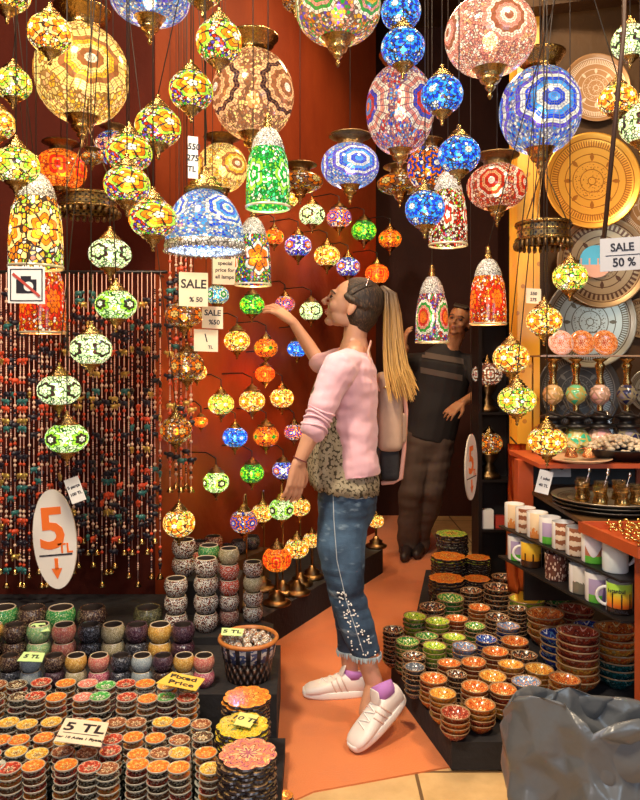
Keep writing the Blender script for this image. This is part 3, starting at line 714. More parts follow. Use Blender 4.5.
def fin_small(): return mesh('finial', lathe(B(), [(0,-.34),(.03,-.33),(.045,-.29),(.02,-.26),(.06,-.22),(.05,-.18),(.14,-.13),(.13,-.09),(.22,-.05),(.25,-.01),(.22,.03)], 16), brass)
def cap_big(): return mesh('brass_cap', lathe(B(), [(.2,-.03),(.24,0),(.2,.03),(.19,.09),(.25,.12),(.29,.2),(.31,.21),(.31,.23),(.22,.24),(.1,.26),(.03,.3),(0,.3)], 24), brass)
def cap_bigdark(): return mesh('brass_cap', lathe(B(), [(.2,-.03),(.24,0),(.22,.03),(.22,.1),(.34,.16),(.37,.17),(.36,.19),(.2,.2),(.05,.22),(0,.23)], 24), dbrass)
def fin_big(): return mesh('finial', lathe(B(), [(0,-.33),(.015,-.32),(.03,-.28),(.015,-.25),(.04,-.22),(.06,-.19),(.04,-.17),(.1,-.14),(.12,-.1),(.1,-.08),(.15,-.05),(.16,-.01),(.2,.02)], 20), brass)
CAPS = dict(small=(cap_small,.33), dark=(cap_dark,.3), big=(cap_big,.28), bigdark=(cap_bigdark,.21))
LIGHTS = {}; BODY = []
def bm_():
    q = NB('bulb_glow'); return q.done(q.bsdf((1,.8,.5), .5, emit=(1,.78,.45), es=26))
bulbm = bm_()
def bulb(root, power, col, D):
    k = (round(power,2), col)
    if k not in LIGHTS:
        l = bpy.data.lights.new('bulb_light', 'POINT'); l.energy = power; l.color = col; l.shadow_soft_size = .018; LIGHTS[k] = l
    o = bpy.data.objects.new('bulb_light', LIGHTS[k]); C.objects.link(o); o.parent = root; o.scale = (1/D,)*3; o.location = (0,0,.1); return o
GRP = {}
ALL = []
def lamp(kind, px, py, w, Y, mk, label, hr=.74, cap='small', top=None, wall=False, power=None, fin=True, col=(1,.72,.4), name='mosaic_lamp', cat='lamp', group='hanging mosaic lamps'):
    c = P(px, py, Y); D = w/F*Y
    root = empty(name, c, label, cat, group, sc=D, rot=(0,0,R.uniform(-.5,.5)+math.atan2(c.x,c.y)*-1))
    fn, ch = CAPS[cap]
    capm = cached(cap, fn)
    if kind == 'ball':
        link('shade', shade_mesh(mk, hr), root)
        link('brass_cap', capm, root, (0,0,hr/2-.01))
        ztop = hr/2+ch
        if fin: link('finial', cached('finb' if 'big' in cap else 'fins', fin_big if 'big' in cap else fin_small), root, (0,0,-hr/2+.01))
    elif kind == 'bell':
        link('shade', bell_mesh(mk, hr), root)
        link('dome', cached(('dome', round(hr,2)), lambda: mesh('dome', lathe(B(), [(.37,.41*hr),(.38,.43*hr),(.33,.55*hr),(.25,.66*hr),(.16,.73*hr),(.09,.75*hr)], 24), silvchip)), root)
        link('brass_cap', cached('bellcap', lambda: mesh('brass_cap', lathe(B(), [(.1,-.02),(.13,0),(.08,.04),(.1,.1),(.06,.16),(.09,.2),(.05,.3),(.06,.34),(.02,.38),(0,.38)], 12), brass)), root, (0,0,.74*hr))
        rimm = cached('rimm', lambda: simple('shiny_rim', (.9,.85,.6), .3, .6))
        link('rim', cached(('rim', round(hr,2)), lambda: mesh('rim', lathe(B(), [(.485,-.5*hr-.02),(.515,-.5*hr-.02),(.515,-.5*hr+.03),(.485,-.5*hr+.03),(.485,-.5*hr-.02)], 28), rimm)), root)
        ztop = .74*hr+.38
    # cord
    tz = CEIL-c.z if top is None else (CAM-(top-365)/F*Y)-c.z
    if wall:
        # bracket arm to the wall behind
        t = (V((c.x+.8, c.y-3.4))).dot(s); foot = V(WB(t)); d = (V((foot.x, foot.y, 0))-V((c.x, c.y, 0)))
        h = ztop*D
        bm = B(); p0 = V((0,0,h-.004)); p1 = V((0,0,h+.03)); p2 = V((d.x*.3, d.y*.3, h+.055)); p3 = V((d.x, d.y, h+.05))
        sweep(bm, [p0,p1,p2,p3], .0035, 6)
        bmesh.ops.transform(bm, verts=bm.verts, matrix=(Matrix.Rotation(root.rotation_euler.z, 4, 'Z') @ Matrix.Scale(D,4)).inverted())
        link('hook', mesh('hook', bm, blackm), root)
    root['r'] = D*.5; BODY.append((root, c, D*.5*(1.05 if cap!='bigdark' else 1.0), hr*D*.5+ch*D if kind=='ball' else (.74*hr+.38)*D, -hr*D*.5-.3*D, ztop*D, wall, w)); del root['r']
    if power is None: power = 9.0*D/.15 if wall else 2.6*D/.14
    if power: bulb(root, power, col, D); link('bulb', cached('gb', lambda: mesh('bulb', ell(B(), (0,0,-.06), (.085,.085,.1), seg=12), bulbm)), root)
    ALL.append(root); return root
warm=(1,.7,.38); org=(1,.5,.2); blu=(.6,.75,1)
L = lamp
# near top-left cluster
L('ball',50,34,44,2.15,'yellow','yellow mosaic ball lamp hanging in front of the largest cream globe',.78)
L('ball',82,75,92,2.75,'creambig','largest cream yellow rosette globe lamp at top left',.95,'big')
L('ball',13,84,36,2.35,'yellowgreen','yellow green mosaic ball lamp near left edge, left of cream globe',.8)
L('ball',-2,124,34,2.5,'yellow','yellow lamp cut off by left edge, between two yellow green ones',.8)
L('ball',16,166,46,2.1,'yellowgreen','yellow green ball lamp at left edge above the tall yellow cylinder lamp',.72)
L('ball',61,170,50,2.98,'orangelit','glowing orange ball lamp with dark wide cap at left',.74,'bigdark',col=org)
L('ball',150,-2,80,2.6,'bluebig','blue and white rosette globe cut by top edge at left',.55,'big')
L('ball',158,127,46,2.5,'multi','multicolour ball lamp just above a pair of lower overlapping ones',.78)
L('ball',191,91,44,2.3,'multi','multicolour ball lamp left of the cocoa brown star globe',.8)
L('ball',113,148,36,3.06,'purple','purple tinted ball lamp under wide black cap, behind multicolour balls',.85,'bigdark')
L('ball',129,153,46,2.25,'multi','multicolour ball lamp in the middle of the overlapping vertical trio',.72)
L('ball',127,185,46,2.0,'multi','multicolour ball lamp at the bottom of overlapping vertical trio',.74)
L('ball',203,-14,44,2.4,'multi','multicolour lamp at top edge with only its finial showing',.8)
L('ball',219,42,46,2.3,'multi','multicolour ball lamp overlapping the cocoa globe at its upper left',.86)
L('ball',7,-8,46,2.3,'yellow','yellow lamp in the top left corner cut by the frame',.75)
L('ball',153,219,48,2.2,'multi','multicolour ball lamp left of the big blue dome lamp',.72)
L('ball',222,168,50,3.2,'creambig','pale yellow rosette ball with dark cap behind the blue dome lamp',.88,'bigdark')
L('ball',253,95,82,3.0,'cocoa','cocoa brown star rosette globe lamp with wide brass cap',.98,'big')
L('bell',268,176,44,2.35,'greenstar','green star patterned bell lamp below the cocoa brown globe',1.45,col=(.6,1,.6))
L('ball',338,8,86,2.6,'patch','patchwork rosette globe of green, orange and pink at top centre',.74,'big')
L('ball',401,12,40,2.5,'blue','upper of two touching blue ball lamps at top centre',.8,col=blu)
L('ball',403,48,44,2.35,'blue','lower of two touching blue ball lamps at top centre',.78,col=blu)
L('ball',400,110,68,3.0,'mixbig','tall pink and blue rosette globe behind the blue balls',1.2,'big')
L('ball',350,166,58,2.9,'bluebig','flattened blue rosette lamp with wide black cap, centre',.7,'bigdark',col=blu)
L('ball',428,168,42,3.2,'orangeblue','orange edged globe partly hidden behind blue ball lamps',.95,'bigdark')
L('ball',490,36,90,2.55,'pinkbig','largest pale pink white globe lamp at top right',.78,'big')
L('ball',540,111,80,2.85,'bluebig','large blue white rosette globe beneath wide brass bowl cap',.98,'big',col=blu)
L('ball',442,95,42,2.3,'blue','blue ball lamp just left of the large blue rosette globe',.82,col=blu)
L('ball',459,155,42,2.35,'blue','blue ball lamp between the two lower blue ones and pink lattice lamp',.8,col=blu)
L('ball',425,209,40,2.4,'blue','lowest blue ball lamp, beside the red and white bell',.84,col=blu)
L('ball',497,187,60,2.8,'brownbig','reddish lattice flattened globe with dark cap right of blue balls',.7,'bigdark')
L('ball',630,42,36,2.4,'white','white celled ball lamp at right edge near the top',.85)
L('ball',617,100,38,2.45,'yellow','bright yellow white ball lamp in front of the copper tray',.72)
L('ball',640,124,40,2.6,'white','white glowing lamp cut by right edge beside copper tray',.9)
L('bell',36,230,52,2.42,'yellow','tall yellow mosaic cylinder bell lamp at left',1.45)
L('bell',43,300,44,2.75,'redorange','orange red bell lamp behind the no photo sign',1.5,top=None,col=org)
L('ball',110,254,42,2.5,'white','top lamp of three pale ones hung in a diagonal, left',.68)
L('ball',116,305,41,2.45,'whitegreen','middle lamp of three pale ones hung in a diagonal, left',.68)
L('ball',91,349,41,2.4,'white','lowest lamp of three pale ones hung in a diagonal, left',.72)
L('ball',59,390,42,2.45,'white','white lamp directly above the lowest pale green lamp, over the oval price sign',.68)
L('ball',67,438,42,2.35,'whitegreen','pale green lamp hanging just over the oval price sign',.66)
L('bell',253,258,36,2.6,'flowerbell','multicolour flower bell lamp beneath the green bell',1.5)
L('bell',448,216,38,2.75,'redwhite','red and white star bell lamp beside the lowest blue ball',1.55)
L('bell',432,316,33,2.9,'discbell','dim bell lamp with orange and green discs in front of the man',1.6,power=2)
L('bell',488,298,36,2.75,'redorange','orange red bell lamp right of the man\'s head',1.45,col=org)
L('ball',570,277,34,2.6,'yellowgreen','yellow green ball lamp in front of the picture medallion tray',.78)
L('ball',544,321,35,2.5,'yellow','yellow lamp with blue dots left of the round silver tray',.76)
L('ball',511,358,36,2.55,'yellow','yellow lamp above the green one beside the yellow pillar',.76)
L('ball',517,400,38,2.45,'yellowgreen','green and yellow lamp left of the hookahs',.7)
L('ball',547,441,38,2.4,'yellow','yellow lamp with price tag under it beside orange post',.68)
L('ball',179,523,32,2.9,'yellow','yellow lamp just above the speckled white jars',.8)
L('ball',176,430,32,3.0,'dimbrown','dim brown lamp among the right bead strings',.75,power=1.5)
L('ball',187,366,34,3.1,'dimbrown','dim brown yellow lamp below the sale cards',.8,power=1.5)
L('ball',184,315,38,3.0,'dimbrown','dim brown blue lamp just under the large sale card',.6,power=1.5)
L('ball',217,295,24,3.3,'tealwhite','teal white lamp right of the large sale card',.74)
# wall lamps
wl = [(289,199,19,'yellow','yellow wall lamp half behind the green bell'),(274,237,20,'orange','orange wall lamp touching the flower bell'),
(312,215,26,'white','white wall lamp right of the green bell'),(339,218,25,'orangeblue','orange and blue wall lamp, second along the top row'),
(298,246,27,'violet','violet blue wall lamp below the white one'),(364,231,25,'green','green wall lamp beneath the flattened blue lamp'),
(390,239,23,'orange','orange wall lamp with green dot, farthest right of the top row'),(327,256,26,'yellow','yellow wall lamp above the woman\'s forehead'),
(348,267,24,'violet','violet wall lamp above the woman\'s crown'),(377,274,24,'orangelit','plain orange wall lamp just above the ponytail'),
(252,305,25,'green','green wall lamp left of the raised hand'),(285,304,20,'orangeblue','small orange wall lamp behind the raised fingers'),
(311,311,23,'white','cream wall lamp in front of the woman\'s nose'),(237,341,26,'yellow','yellow wall lamp below left of the green one'),
(266,348,24,'orange','orange wall lamp under the raised hand'),(297,349,20,'blue','blue wall lamp under the raised forearm'),
(221,404,26,'yellowgreen','yellow green wall lamp, leftmost of three in a row'),(252,401,26,'yellow','yellow wall lamp in the middle of three in a row'),
(282,398,24,'yellow','yellow wall lamp rightmost of three in a row'),(235,437,25,'blue','blue wall lamp beneath the row of three yellow ones'),
(266,436,26,'orange','plain orange wall lamp right of the blue one'),(294,432,20,'orangeblue','orange white lamp beside the woman\'s pink cuff'),
(216,482,26,'whitegreen','cream green wall lamp lowest at the left'),(252,473,24,'green','green wall lamp in the lower middle of the wall'),
(283,470,22,'violet','violet blue wall lamp by the woman\'s lowered hand'),(201,422,14,'orange','small orange lamp beside bead strings'),
(265,374,20,'orangelit','small dim orange lamp between upper and lower wall rows'),(197,372,20,'yellow','small yellow lamp right of the bead strings')]
for (px,py,w,mk,lb) in wl:
    # stands .2 in front of the side wall
    D = .15; k = (px-320)/F; off = .2 if w > 22 else .13
    # X=kY ; distance to the wall line = off
    Y = (-.8 + off/s.y*1.0 - .55*3.4)/(k-.55)
    col = org if mk.startswith('orange') else blu if mk in ('blue','violet') else (.7,1,.5) if mk == 'green' else warm
    L('ball',px,py,w,Y,mk,lb,.76,'dark' if R.random()<.5 else 'small',wall=True,col=col,name='wall_lamp',group='lamps on the orange wall')
# big dome
def dome_lamp():
    c = P(205,243,2.35); D = 78/F*2.35
    root = empty('dome_lamp', c, 'large blue and white mosaic dome lamp with beaded silver rim', 'lamp', sc=D, rot=(0,0,.4))
    pr = [(.5,0)]+[(.5*math.cos(math.radians(a))**.85, .68*math.sin(math.radians(a))) for a in range(6,84,6)]
    link('shade', mesh('shade', lathe(B(), pr, 32), MS['domeblue']), root)
    link('rim', mesh('rim', lathe(B(), [(.47,-.1),(.5,-.11),(.52,-.06),(.51,.0),(.48,.01),(.47,-.1)], 40), silvchip), root)
    link('brass_cap', cached('small', cap_small), root, (0,0,.66))
    bm = B(); sweep(bm, [(0,0,.95),(0,0,(CEIL-c.z)/D)], .003/D, 6, rounded=False); link('cord', mesh('cord', bm, cordm), root)
    bb = B()
    for i in range(48): ico(bb, (.515*math.cos(i*PI/24), .515*math.sin(i*PI/24), -.115), (.018,)*3)
    tag(link('beads', mesh('beads', bb, silver), root), kind='stuff')
    bulb(root, 3, blu, D).location = (0,0,.25)
dome_lamp()
# brass rings (gallery chandeliers)
def ring_lamp(px, py, w, Y, hr, label):
    c = P(px, py, Y); D = w/F*Y
    root = empty('brass_gallery_lamp', c, label, 'lamp', sc=D)
    n = 28; bm = B()
    for z, r in ((.5,.5),(.18,.46),(-.2,.5)): lathe(bm, [(r*.96,(z-.07)*hr),(r,(z-.08)*hr),(r*1.03,z*hr),(r,(z+.08)*hr),(r*.96,(z+.07)*hr),(r*.96,(z-.07)*hr)], 36)
    link('ring_band', mesh('ring_band', bm, brass), root)
    bm = B(); lathe(bm, [(.47,-.2*hr),(.46,.5*hr)], 40)
    def fret():
        q = NB('brass_fretwork'); uv = q.sep(q.coord('UV')); a = q.math('SINE', q.math('MULTIPLY', uv[0], 2*PI*30)); d = q.math('SINE', q.math('MULTIPLY', uv[1], 2*PI*2.5))
        f = q.math('GREATER_THAN', q.math('MULTIPLY', a, d), .25)
        return q.done(q.bsdf(q.mix(f, (.5,.33,.13), (.03,.015,.01)), .3, q.math('SUBTRACT', 1., f)))
    link('fretwork', mesh('fretwork', bm, cached('fret', fret)), root)
    bm = B()
    for i in range(n):
        a = 2*PI*i/n; ell(bm, (.5*math.cos(a), .5*math.sin(a), -.42*hr), (.045,.045,.18*hr), seg=6)
    tag(link('scallops', mesh('scallops', bm, dbrass), root), kind='stuff')
    bm = B()
    for i in range(3):
        a = 2*PI*i/3; sweep(bm, [(.48*math.cos(a),.48*math.sin(a),.5*hr),(0,0,1.3)], .012, 5)
    sweep(bm, [(0,0,1.28),(0,0,(CEIL-c.z)/D)], .003/D, 5, rounded=False)
    link('chain', mesh('chain', bm, dbrass), root)
    link('brass_plate', mesh('brass_plate', lathe(B(), [(0,.45*hr),(.46,.45*hr),(.46,.5*hr),(0,.5*hr)], 30), dbrass), root)
ring_lamp(88,206,60,2.64,.3,'pierced brass ring lamp below the orange ball at left')
ring_lamp(543,236,54,2.75,.42,'brass ring lamp in front of the yellow pillar')
# small dark brass fittings
L('ball',92,158,22,2.6,'dimbrown','small dark brass bell fitting right of the glowing orange ball',.5,'bigdark',power=0)
L('ball',300,182,46,3.4,'dimbrown','unlit dark lamp left of the flattened blue lamp',.4,'bigdark',power=0)
L('ball',400,184,46,3.6,'dimbrown','unlit dark lamp right of the flattened blue lamp',.4,'bigdark',power=0)
L('ball',295,2,26,2.9,'dimbrown','dark unlit fitting at top edge above the dark red wall',.6,'bigdark',power=0)
# lamps on the platform: base, swan stem, hanging ball
def swan(px, py, w, Y, mk, label, col, straight=False, base=.16):
    c = P(px, py, Y); D = w/F*Y; h = c.z-base
    root = empty('table_lamp', (c.x, c.y, base), label, 'lamp', 'table lamps on the black platform')
    link('base', cached('tbase', lambda: mesh('base', lathe(B(), [(0,0),(.07,0),(.072,.01),(.055,.02),(.04,.028),(.045,.04),(.02,.055),(.015,.07),(0,.07)], 20), dbrass)), root)
    sh = link('shade', shade_mesh(mk, .78), root, (0,0,h) if straight else (-.0,-.05,h), sc=D)
    capz = (.0 if straight else -.05)
    link('brass_cap', cached('small', cap_small), root, (0,capz,h+.38*D), sc=D)
    bm = B()
    if straight: sweep(bm, [(0,0,.06),(0,0,h-.36*D)], .008, 8)
    else:
        link('finial', cached('fins', fin_small), root, (0,capz,h-.38*D), sc=D)
        t = h+.72*D; sweep(bm, [(0,.06,.0),(0,.075,h*.55),(0,.07,t-.03),(0,.035,t+.02),(0,-.02,t+.025),(0,-.05,t)], .004, 6)
        sweep(bm, [(0,0,.06),(0,.06,.012)], .004, 6)
    link('stem', mesh('stem', bm, dbrass), root)
    o = bulb(root, 1.4, col, 1); o.location = (0, capz, h)
swan(245,519,27,3.52,'orangeblue','orange and blue table lamp on a tall curved stem, leftmost',warm)
swan(263,511,21,3.75,'yellow','small yellow table lamp right of the orange and blue one',warm)
swan(282,507,25,3.68,'whitegreen','pale green table lamp behind the orange lattice lamp',warm)
swan(300,505,21,3.82,'yellow','yellow table lamp beside the woman\'s jeans, upper',warm)
swan(277,559,29,3.52,'orangelit','round orange lattice table lamp nearest the platform edge',org,True)
swan(297,548,24,3.68,'yellow','yellow table lamp right of the orange lattice lamp',warm,True)
swan(312,540,18,3.95,'yellow','small yellow table lamp against the woman\'s jeans',warm,True)
swan(376,521,16,4.62,'yellow','yellow table lamp seen behind the woman\'s thigh',warm,True)

BODY.append((None, P(205,243,2.35), .14, .3, -.05, 0, True, 0)); BODY.append((None, P(88,206,2.64), .11, .15, -.05, 0, True, 0)); BODY.append((None, P(543,236,2.75), .11, .15, -.05, 0, True, 0))
for i, (root, c, r_, up_, lo_, zt, wall_, w_) in enumerate(BODY):
    for j in range(i):
        o2, c2, r2, u2, l2 = BODY[j][:5]
        dd = V((c.x-c2.x, c.y-c2.y)).length
        if dd < (r_+r2)*.93 and c.z+lo_*.62 < c2.z+u2*.6 and c2.z+l2*.62 < c.z+up_*.6: print('LAMPS MEET', root and root['label'], '|', o2 and o2['label'], round(dd,3), round(r_+r2,3), round(c.y,2), round(c2.y,2))
    if wall_: continue
    def clear(ex, ey):
        a = V((c.x, c.y, c.z+zt)); e = V((c.x+ex, c.y+ey, CEIL))
        for k, (o2, c2, r2, u2, l2, *_r) in enumerate(BODY):
            if k == i: continue
            lo, hi = max(a.z, c2.z+l2), c2.z+u2
            if hi <= lo: continue
            for q in (0,.33,.66,1):
                z = lo+(hi-lo)*q; t = (z-a.z)/(e.z-a.z); rr = r2+.004 if abs(z-c2.z) < r2 else r2*.6
                if V((a.x+(e.x-a.x)*t-c2.x, a.y+(e.y-a.y)*t-c2.y)).length < rr: return False
        return True
    best = None
    for ey in (0,.06,-.06,.12,-.12,.2,-.2,.3,-.3,.45,-.45,.6,-.6,.8,-.8,1.,-1.,1.3,-1.3):
        for ex in (0,.04,-.04,.1,-.1,.18,-.18,.3,-.3,.45,-.45):
            if c.y+ey < .2 or c.y+ey > 6.2: continue
            if ey > 0 and (c.x+ex < -.8 and c.y+ey > 3.38 or c.x+ex > 1.03 and c.y+ey > 3.3): continue
            if clear(ex, ey): best = (ex, ey); break
        if best: break
    if not best: print('NO CLEAR CORD', root['label']); best = (0,0)
    D = root.scale.x; bm = B()
    sweep(bm, [(0,0,zt-.01*D),(best[0], best[1], CEIL-c.z)], .0026 if w_ > 60 else .002, 5, rounded=False)
    bmesh.ops.transform(bm, verts=bm.verts, matrix=(Matrix.Rotation(root.rotation_euler.z, 4, 'Z') @ Matrix.Scale(D,4)).inverted())
    link('cord', mesh('cord', bm, cordm), root)
# ---------------------------------------------------------------- bead strings
cols = [simple('bead_navy', (.012,.01,.02), .4), simple('bead_red', (.65,.07,.02), .4), simple('bead_cream', (.75,.5,.35), .4), simple('bead_thread', (.9,.5,.4), .6), simple('bead_gold', (.6,.4,.1), .3, .6), simple('bead_teal', (.03,.15,.14), .3)]
bell_me = mesh('bell', lathe(B(), [(.016,0),(.017,.003),(.011,.012),(.008,.022),(.003,.026),(0,.027)], 12), brass)
def string_mesh(seed, Ln):
    r = random.Random(seed); bm = B(); sweep(bm, [(0,0,0),(0,0,-Ln)] , .0021, 4, mi=3, rounded=False)
    z = .03 + r.random()*.2; k = r.randrange(5)
    while z < Ln-.03:
        k += 1
        q = r.random()
        if r.random() < .22:   # little animal figure
            m = r.choice([0,0,0,4,5,1]); ell(bm, (0,0,-z), (.019,.009,.012), seg=8, mi=m); ico(bm, (.02*r.choice((-1,1)),0,-z+.005), (.009,.007,.009), m)
            for dx in (-.011,.011): ico(bm, (dx,0,-z-.013), (.004,.006,.008), m)
            z += .034
        elif q < .5: ico(bm, (0,0,-z), (.0085,.0085,.009), r.choice([1,1,0,2,2])); z += .022
        elif q < .8:
            for i in range(4): ico(bm, (0,0,-z-.009*i), (.0045,)*3, r.choice([0,2,3]))
            z += .045
        else: z += .03
    return mesh('beads', bm, cols)
variants = [string_mesh(i, Ln) for i, Ln in enumerate([1.27,1.33,1.38,1.42,1.22,1.36]*3)]
LEN = [1.27,1.33,1.38,1.42,1.22,1.36]*3
rail = B(); sweep(rail, [P(-40,272,3.22), P(166,272,3.22)], .008, 8)
for px in (-20, 70, 155):
    p = P(px,272,3.22); sweep(rail, [p, p+V((0,.17,0))], .006, 6)
thing('hanging_rail', rail, blackm, 'thin dark rail holding the left curtain of bead strings', 'rail')
n = 36
for i in range(n):
    px = 2+i*158/(n-1)+R.uniform(-1,1); v = R.randrange(18)
    p = P(px, 276, 3.22+(-.012 if i%2 else .0))
    p.z = P(0,272,3.22).z-.004; 
    top = (0,0,0)
    o = empty('bead_string', p, '%s bead string from the left in the long curtain of figures and bells' % ORD[i+1], 'bead string', 'bead strings of the left curtain', rot=(0,0,R.uniform(0,6)))
    link('beads', variants[v], o); link('bell', bell_me, o, (0,0,-LEN[v]-.024))
short = [string_mesh(20+i, 1.22) for i in range(3)]
for i, px in enumerate((170,176,181,186,191)):
    p = P(px, 214, 3.12+.04*(i%2)); 
    o = empty('bead_string', p, '%s bead string from the left in the small bunch under the blue dome lamp' % ORD[i+1], 'bead string', 'bead strings under the dome lamp')
    link('beads', short[i%3], o); link('bell', bell_me, o, (0,0,-1.24))
    bm = B(); sweep(bm, [(0,0,0),(0,0,CEIL-p.z)], .0012, 4, rounded=False); link('cord', mesh('cord', bm, cordm), o)

# ---------------------------------------------------------------- ceramics on the left
mini_cols = {
 'orange': ((.85,.25,.03),(.9,.6,.15),(.7,.08,.03)), 'amber': ((.9,.5,.06),(.95,.8,.35),(.35,.12,.03)), 'red': ((.6,.06,.03),(.9,.55,.35),(.08,.04,.03)),
 'brown': ((.35,.12,.05),(.85,.6,.35),(.15,.04,.02)), 'pink': ((.85,.25,.18),(.95,.75,.6),(.7,.12,.1)), 'green': ((.1,.5,.1),(.9,.95,.7),(.05,.25,.05)), 'dark': ((.06,.04,.03),(.8,.7,.45),(.25,.12,.05))}
sidem = None
def side_mat():
    b = NB('zigzag_side'); c = b.coord(); q = b.sep(c); th = b.math('ARCTAN2', q[1], q[0])
    zz = b.math('ABSOLUTE', b.math('SUBTRACT', b.math('FRACT', b.math('MULTIPLY', th, 14/(2*PI))), .5))
    f = b.math('GREATER_THAN', b.math('ADD', b.math('MULTIPLY', q[2], 1.6), zz), .5)
    return b.done(b.bsdf(b.mix(f, (.03,.035,.03), (.5,.5,.42)), .2, coat=.4))
sidem = side_mat(); rimw = simple('glaze_rim', (.42,.38,.3), .2)
for k, (a, c, d) in mini_cols.items(): mini_cols[k] = ceramic('mini_'+k, a, c, d, 7)
def mini_mesh(k):
    pr = [(0,0),(.62,0),(.7,.03),(.97,.34),(1,.42),(.97,.45),(.92,.43),(.7,.33),(0,.30)]
    return cached(('mini',k), lambda: mesh('mini_bowl', lathe(B(), pr, 20, [0,0,0,1,1,1,2,2]), [sidem, rimw, mini_cols[k]]))
rows = [ # name, Y, number shown, columns (px, top colour)
 ('front row', 1.90, 6, 766, [(-12,'red'),(11,'red'),(36,'orange'),(61,'orange'),(87,'red'),(111,'brown'),(136,'orange'),(160,'orange'),(184,'orange'),(208,'amber')]),
 ('second row', 1.975, 4, 752, [(-6,'red'),(17,'amber'),(42,'amber'),(67,'brown'),(90,'brown'),(113,'red'),(137,'orange'),(160,'brown'),(184,'amber'),(206,'orange')]),
 ('third row', 2.05, 4, 738, [(0,'orange'),(22,'orange'),(46,'orange'),(69,'amber'),(92,'red'),(115,'red'),(138,'orange'),(160,'orange'),(182,'brown'),(204,'dark')]),
 ('fourth row', 2.125, 4, 723, [(5,'amber'),(27,'amber'),(51,'amber'),(74,'brown'),(97,'orange'),(119,'brown'),(140,'brown'),(163,'amber'),(184,'orange'),(205,'brown')]),
 ('fifth row', 2.235, 6, 697, [(-7,'dark'),(14,'dark'),(37,'red'),(60,'orange'),(81,'pink'),(103,'green'),(124,'red'),(147,'orange'),(168,'green'),(190,'red')]),
 ('sixth row', 2.32, 5, 683, [(-2,'brown'),(20,'dark'),(43,'red'),(65,'orange'),(87,'pink'),(108,'green'),(129,'red'),(149,'orange'),(171,'amber'),(192,'green')]),
]
rest = B()
cnt = 0
for rn, Y, shown, py, colsx in rows:
    gap = (colsx[-1][0]-colsx[0][0])/(len(colsx)-1); rmax = gap/F*Y*.485
    for ci, (px, colr) in enumerate(colsx):
        px = colsx[0][0]+gap*ci
        Yj = Y+R.uniform(-.004,.004); r = min(.0345, rmax)*R.uniform(.975,1.0)
        x = (px-320)/F*Yj; zt = CAM-(py-365)/F*Yj
        h = r*.45; pitch = .0195; nn = max(2, int(round((zt-h-.07)/pitch))+1); pitch = (zt-h-.07)/(nn-1)
        lean = (R.uniform(-.0012,.0012), R.uniform(-.0012,.0012))
        inview = px > -14 and ci > 0 or True
        for j in range(nn):
            z = .07+pitch*j; dx = lean[0]*j+R.uniform(-.0012,.0012); dy = lean[1]*j
            k = nn-1-j
            if k < shown and px > -10:
                colj = colr if k == 0 else R.choice(['orange','brown','dark','red'])
                o = link('mini_bowl', mini_mesh(colj), None, (x+dx, Yj+dy, z), (0,0,R.uniform(0,6)), (r,r,r))
                lb = ('%s painted mini bowl topping stack %s from left, %s' % (colr, ORD[ci+1] if colsx[0][0] > -10 else ORD[ci], rn)) if k == 0 else ('mini bowl %s from top, stack %s from left, %s' % (ORD[k+1], ORD[ci+1] if colsx[0][0] > -10 else ORD[ci], rn))
                tag(o, lb, 'bowl', 'small stacked bowls at lower left'); cnt += 1
            else:
                lathe(rest, [(0,z),(.62*r,z),(.7*r,z+.03*r),(.97*r,z+.34*r),(1*r,z+.42*r),(.97*r,z+.45*r),(.62*r,z+.3*r)], 16, cx=x+dx, cy=Yj+dy)
print('mini bowls', cnt)
o = thing('lower_mini_bowls', rest, sidem, 'lower mini bowls of the small stacks, mostly hidden at lower left', 'bowls'); o['kind'] = 'stuff'

jar_m = {}
def jar_mat(k):
    D_ = {'darkbrown': ((.03,.015,.012),[(.08,.04,.03),(.05,.02,.02),(.3,.2,.12)]), 'black': ((.012,.012,.015),[(.04,.04,.05),(.02,.02,.03),(.15,.15,.18)]),
     'green': ((.05,.2,.04),[(.03,.3,.08),(.4,.6,.25),(.05,.4,.12)]), 'olive': ((.04,.04,.02),[(.1,.1,.04),(.06,.05,.03),(.2,.18,.08)]),
     'lightgreen': ((.3,.35,.15),[(.2,.5,.15),(.55,.65,.35),(.1,.4,.2)]), 'pink': ((.5,.25,.15),[(.75,.15,.12),(.85,.4,.3),(.6,.08,.1)]),
     'magenta': ((.4,.15,.15),[(.75,.1,.2),(.9,.45,.45),(.5,.04,.15)]), 'yellow': ((.5,.3,.08),[(.8,.4,.05),(.9,.6,.2),(.6,.25,.03)]),
     'tan': ((.25,.2,.1),[(.6,.5,.3),(.45,.38,.2),(.75,.65,.45)]), 'greyblue': ((.25,.28,.28),[(.45,.52,.55),(.6,.65,.65),(.35,.42,.45)]),
     'purple': ((.03,.01,.02),[(.08,.03,.05),(.05,.015,.03),(.15,.08,.1)]), 'white': ((.03,.015,.01),[(.95,.9,.8),(.9,.8,.65),(.12,.04,.03),(.95,.9,.82),(.4,.1,.05)]),
     'redwhite': ((.1,.03,.02),[(.8,.08,.04),(.95,.7,.6),(.75,.1,.05)]), 'darkred': ((.06,.02,.02),[(.45,.2,.15),(.2,.05,.04),(.6,.45,.35)])}[k]
    return cached(('jm',k), lambda: speckle('jar_'+k, D_[0], D_[1], 13, .09))
inner = simple('jar_inside', (.06,.04,.03), .5)
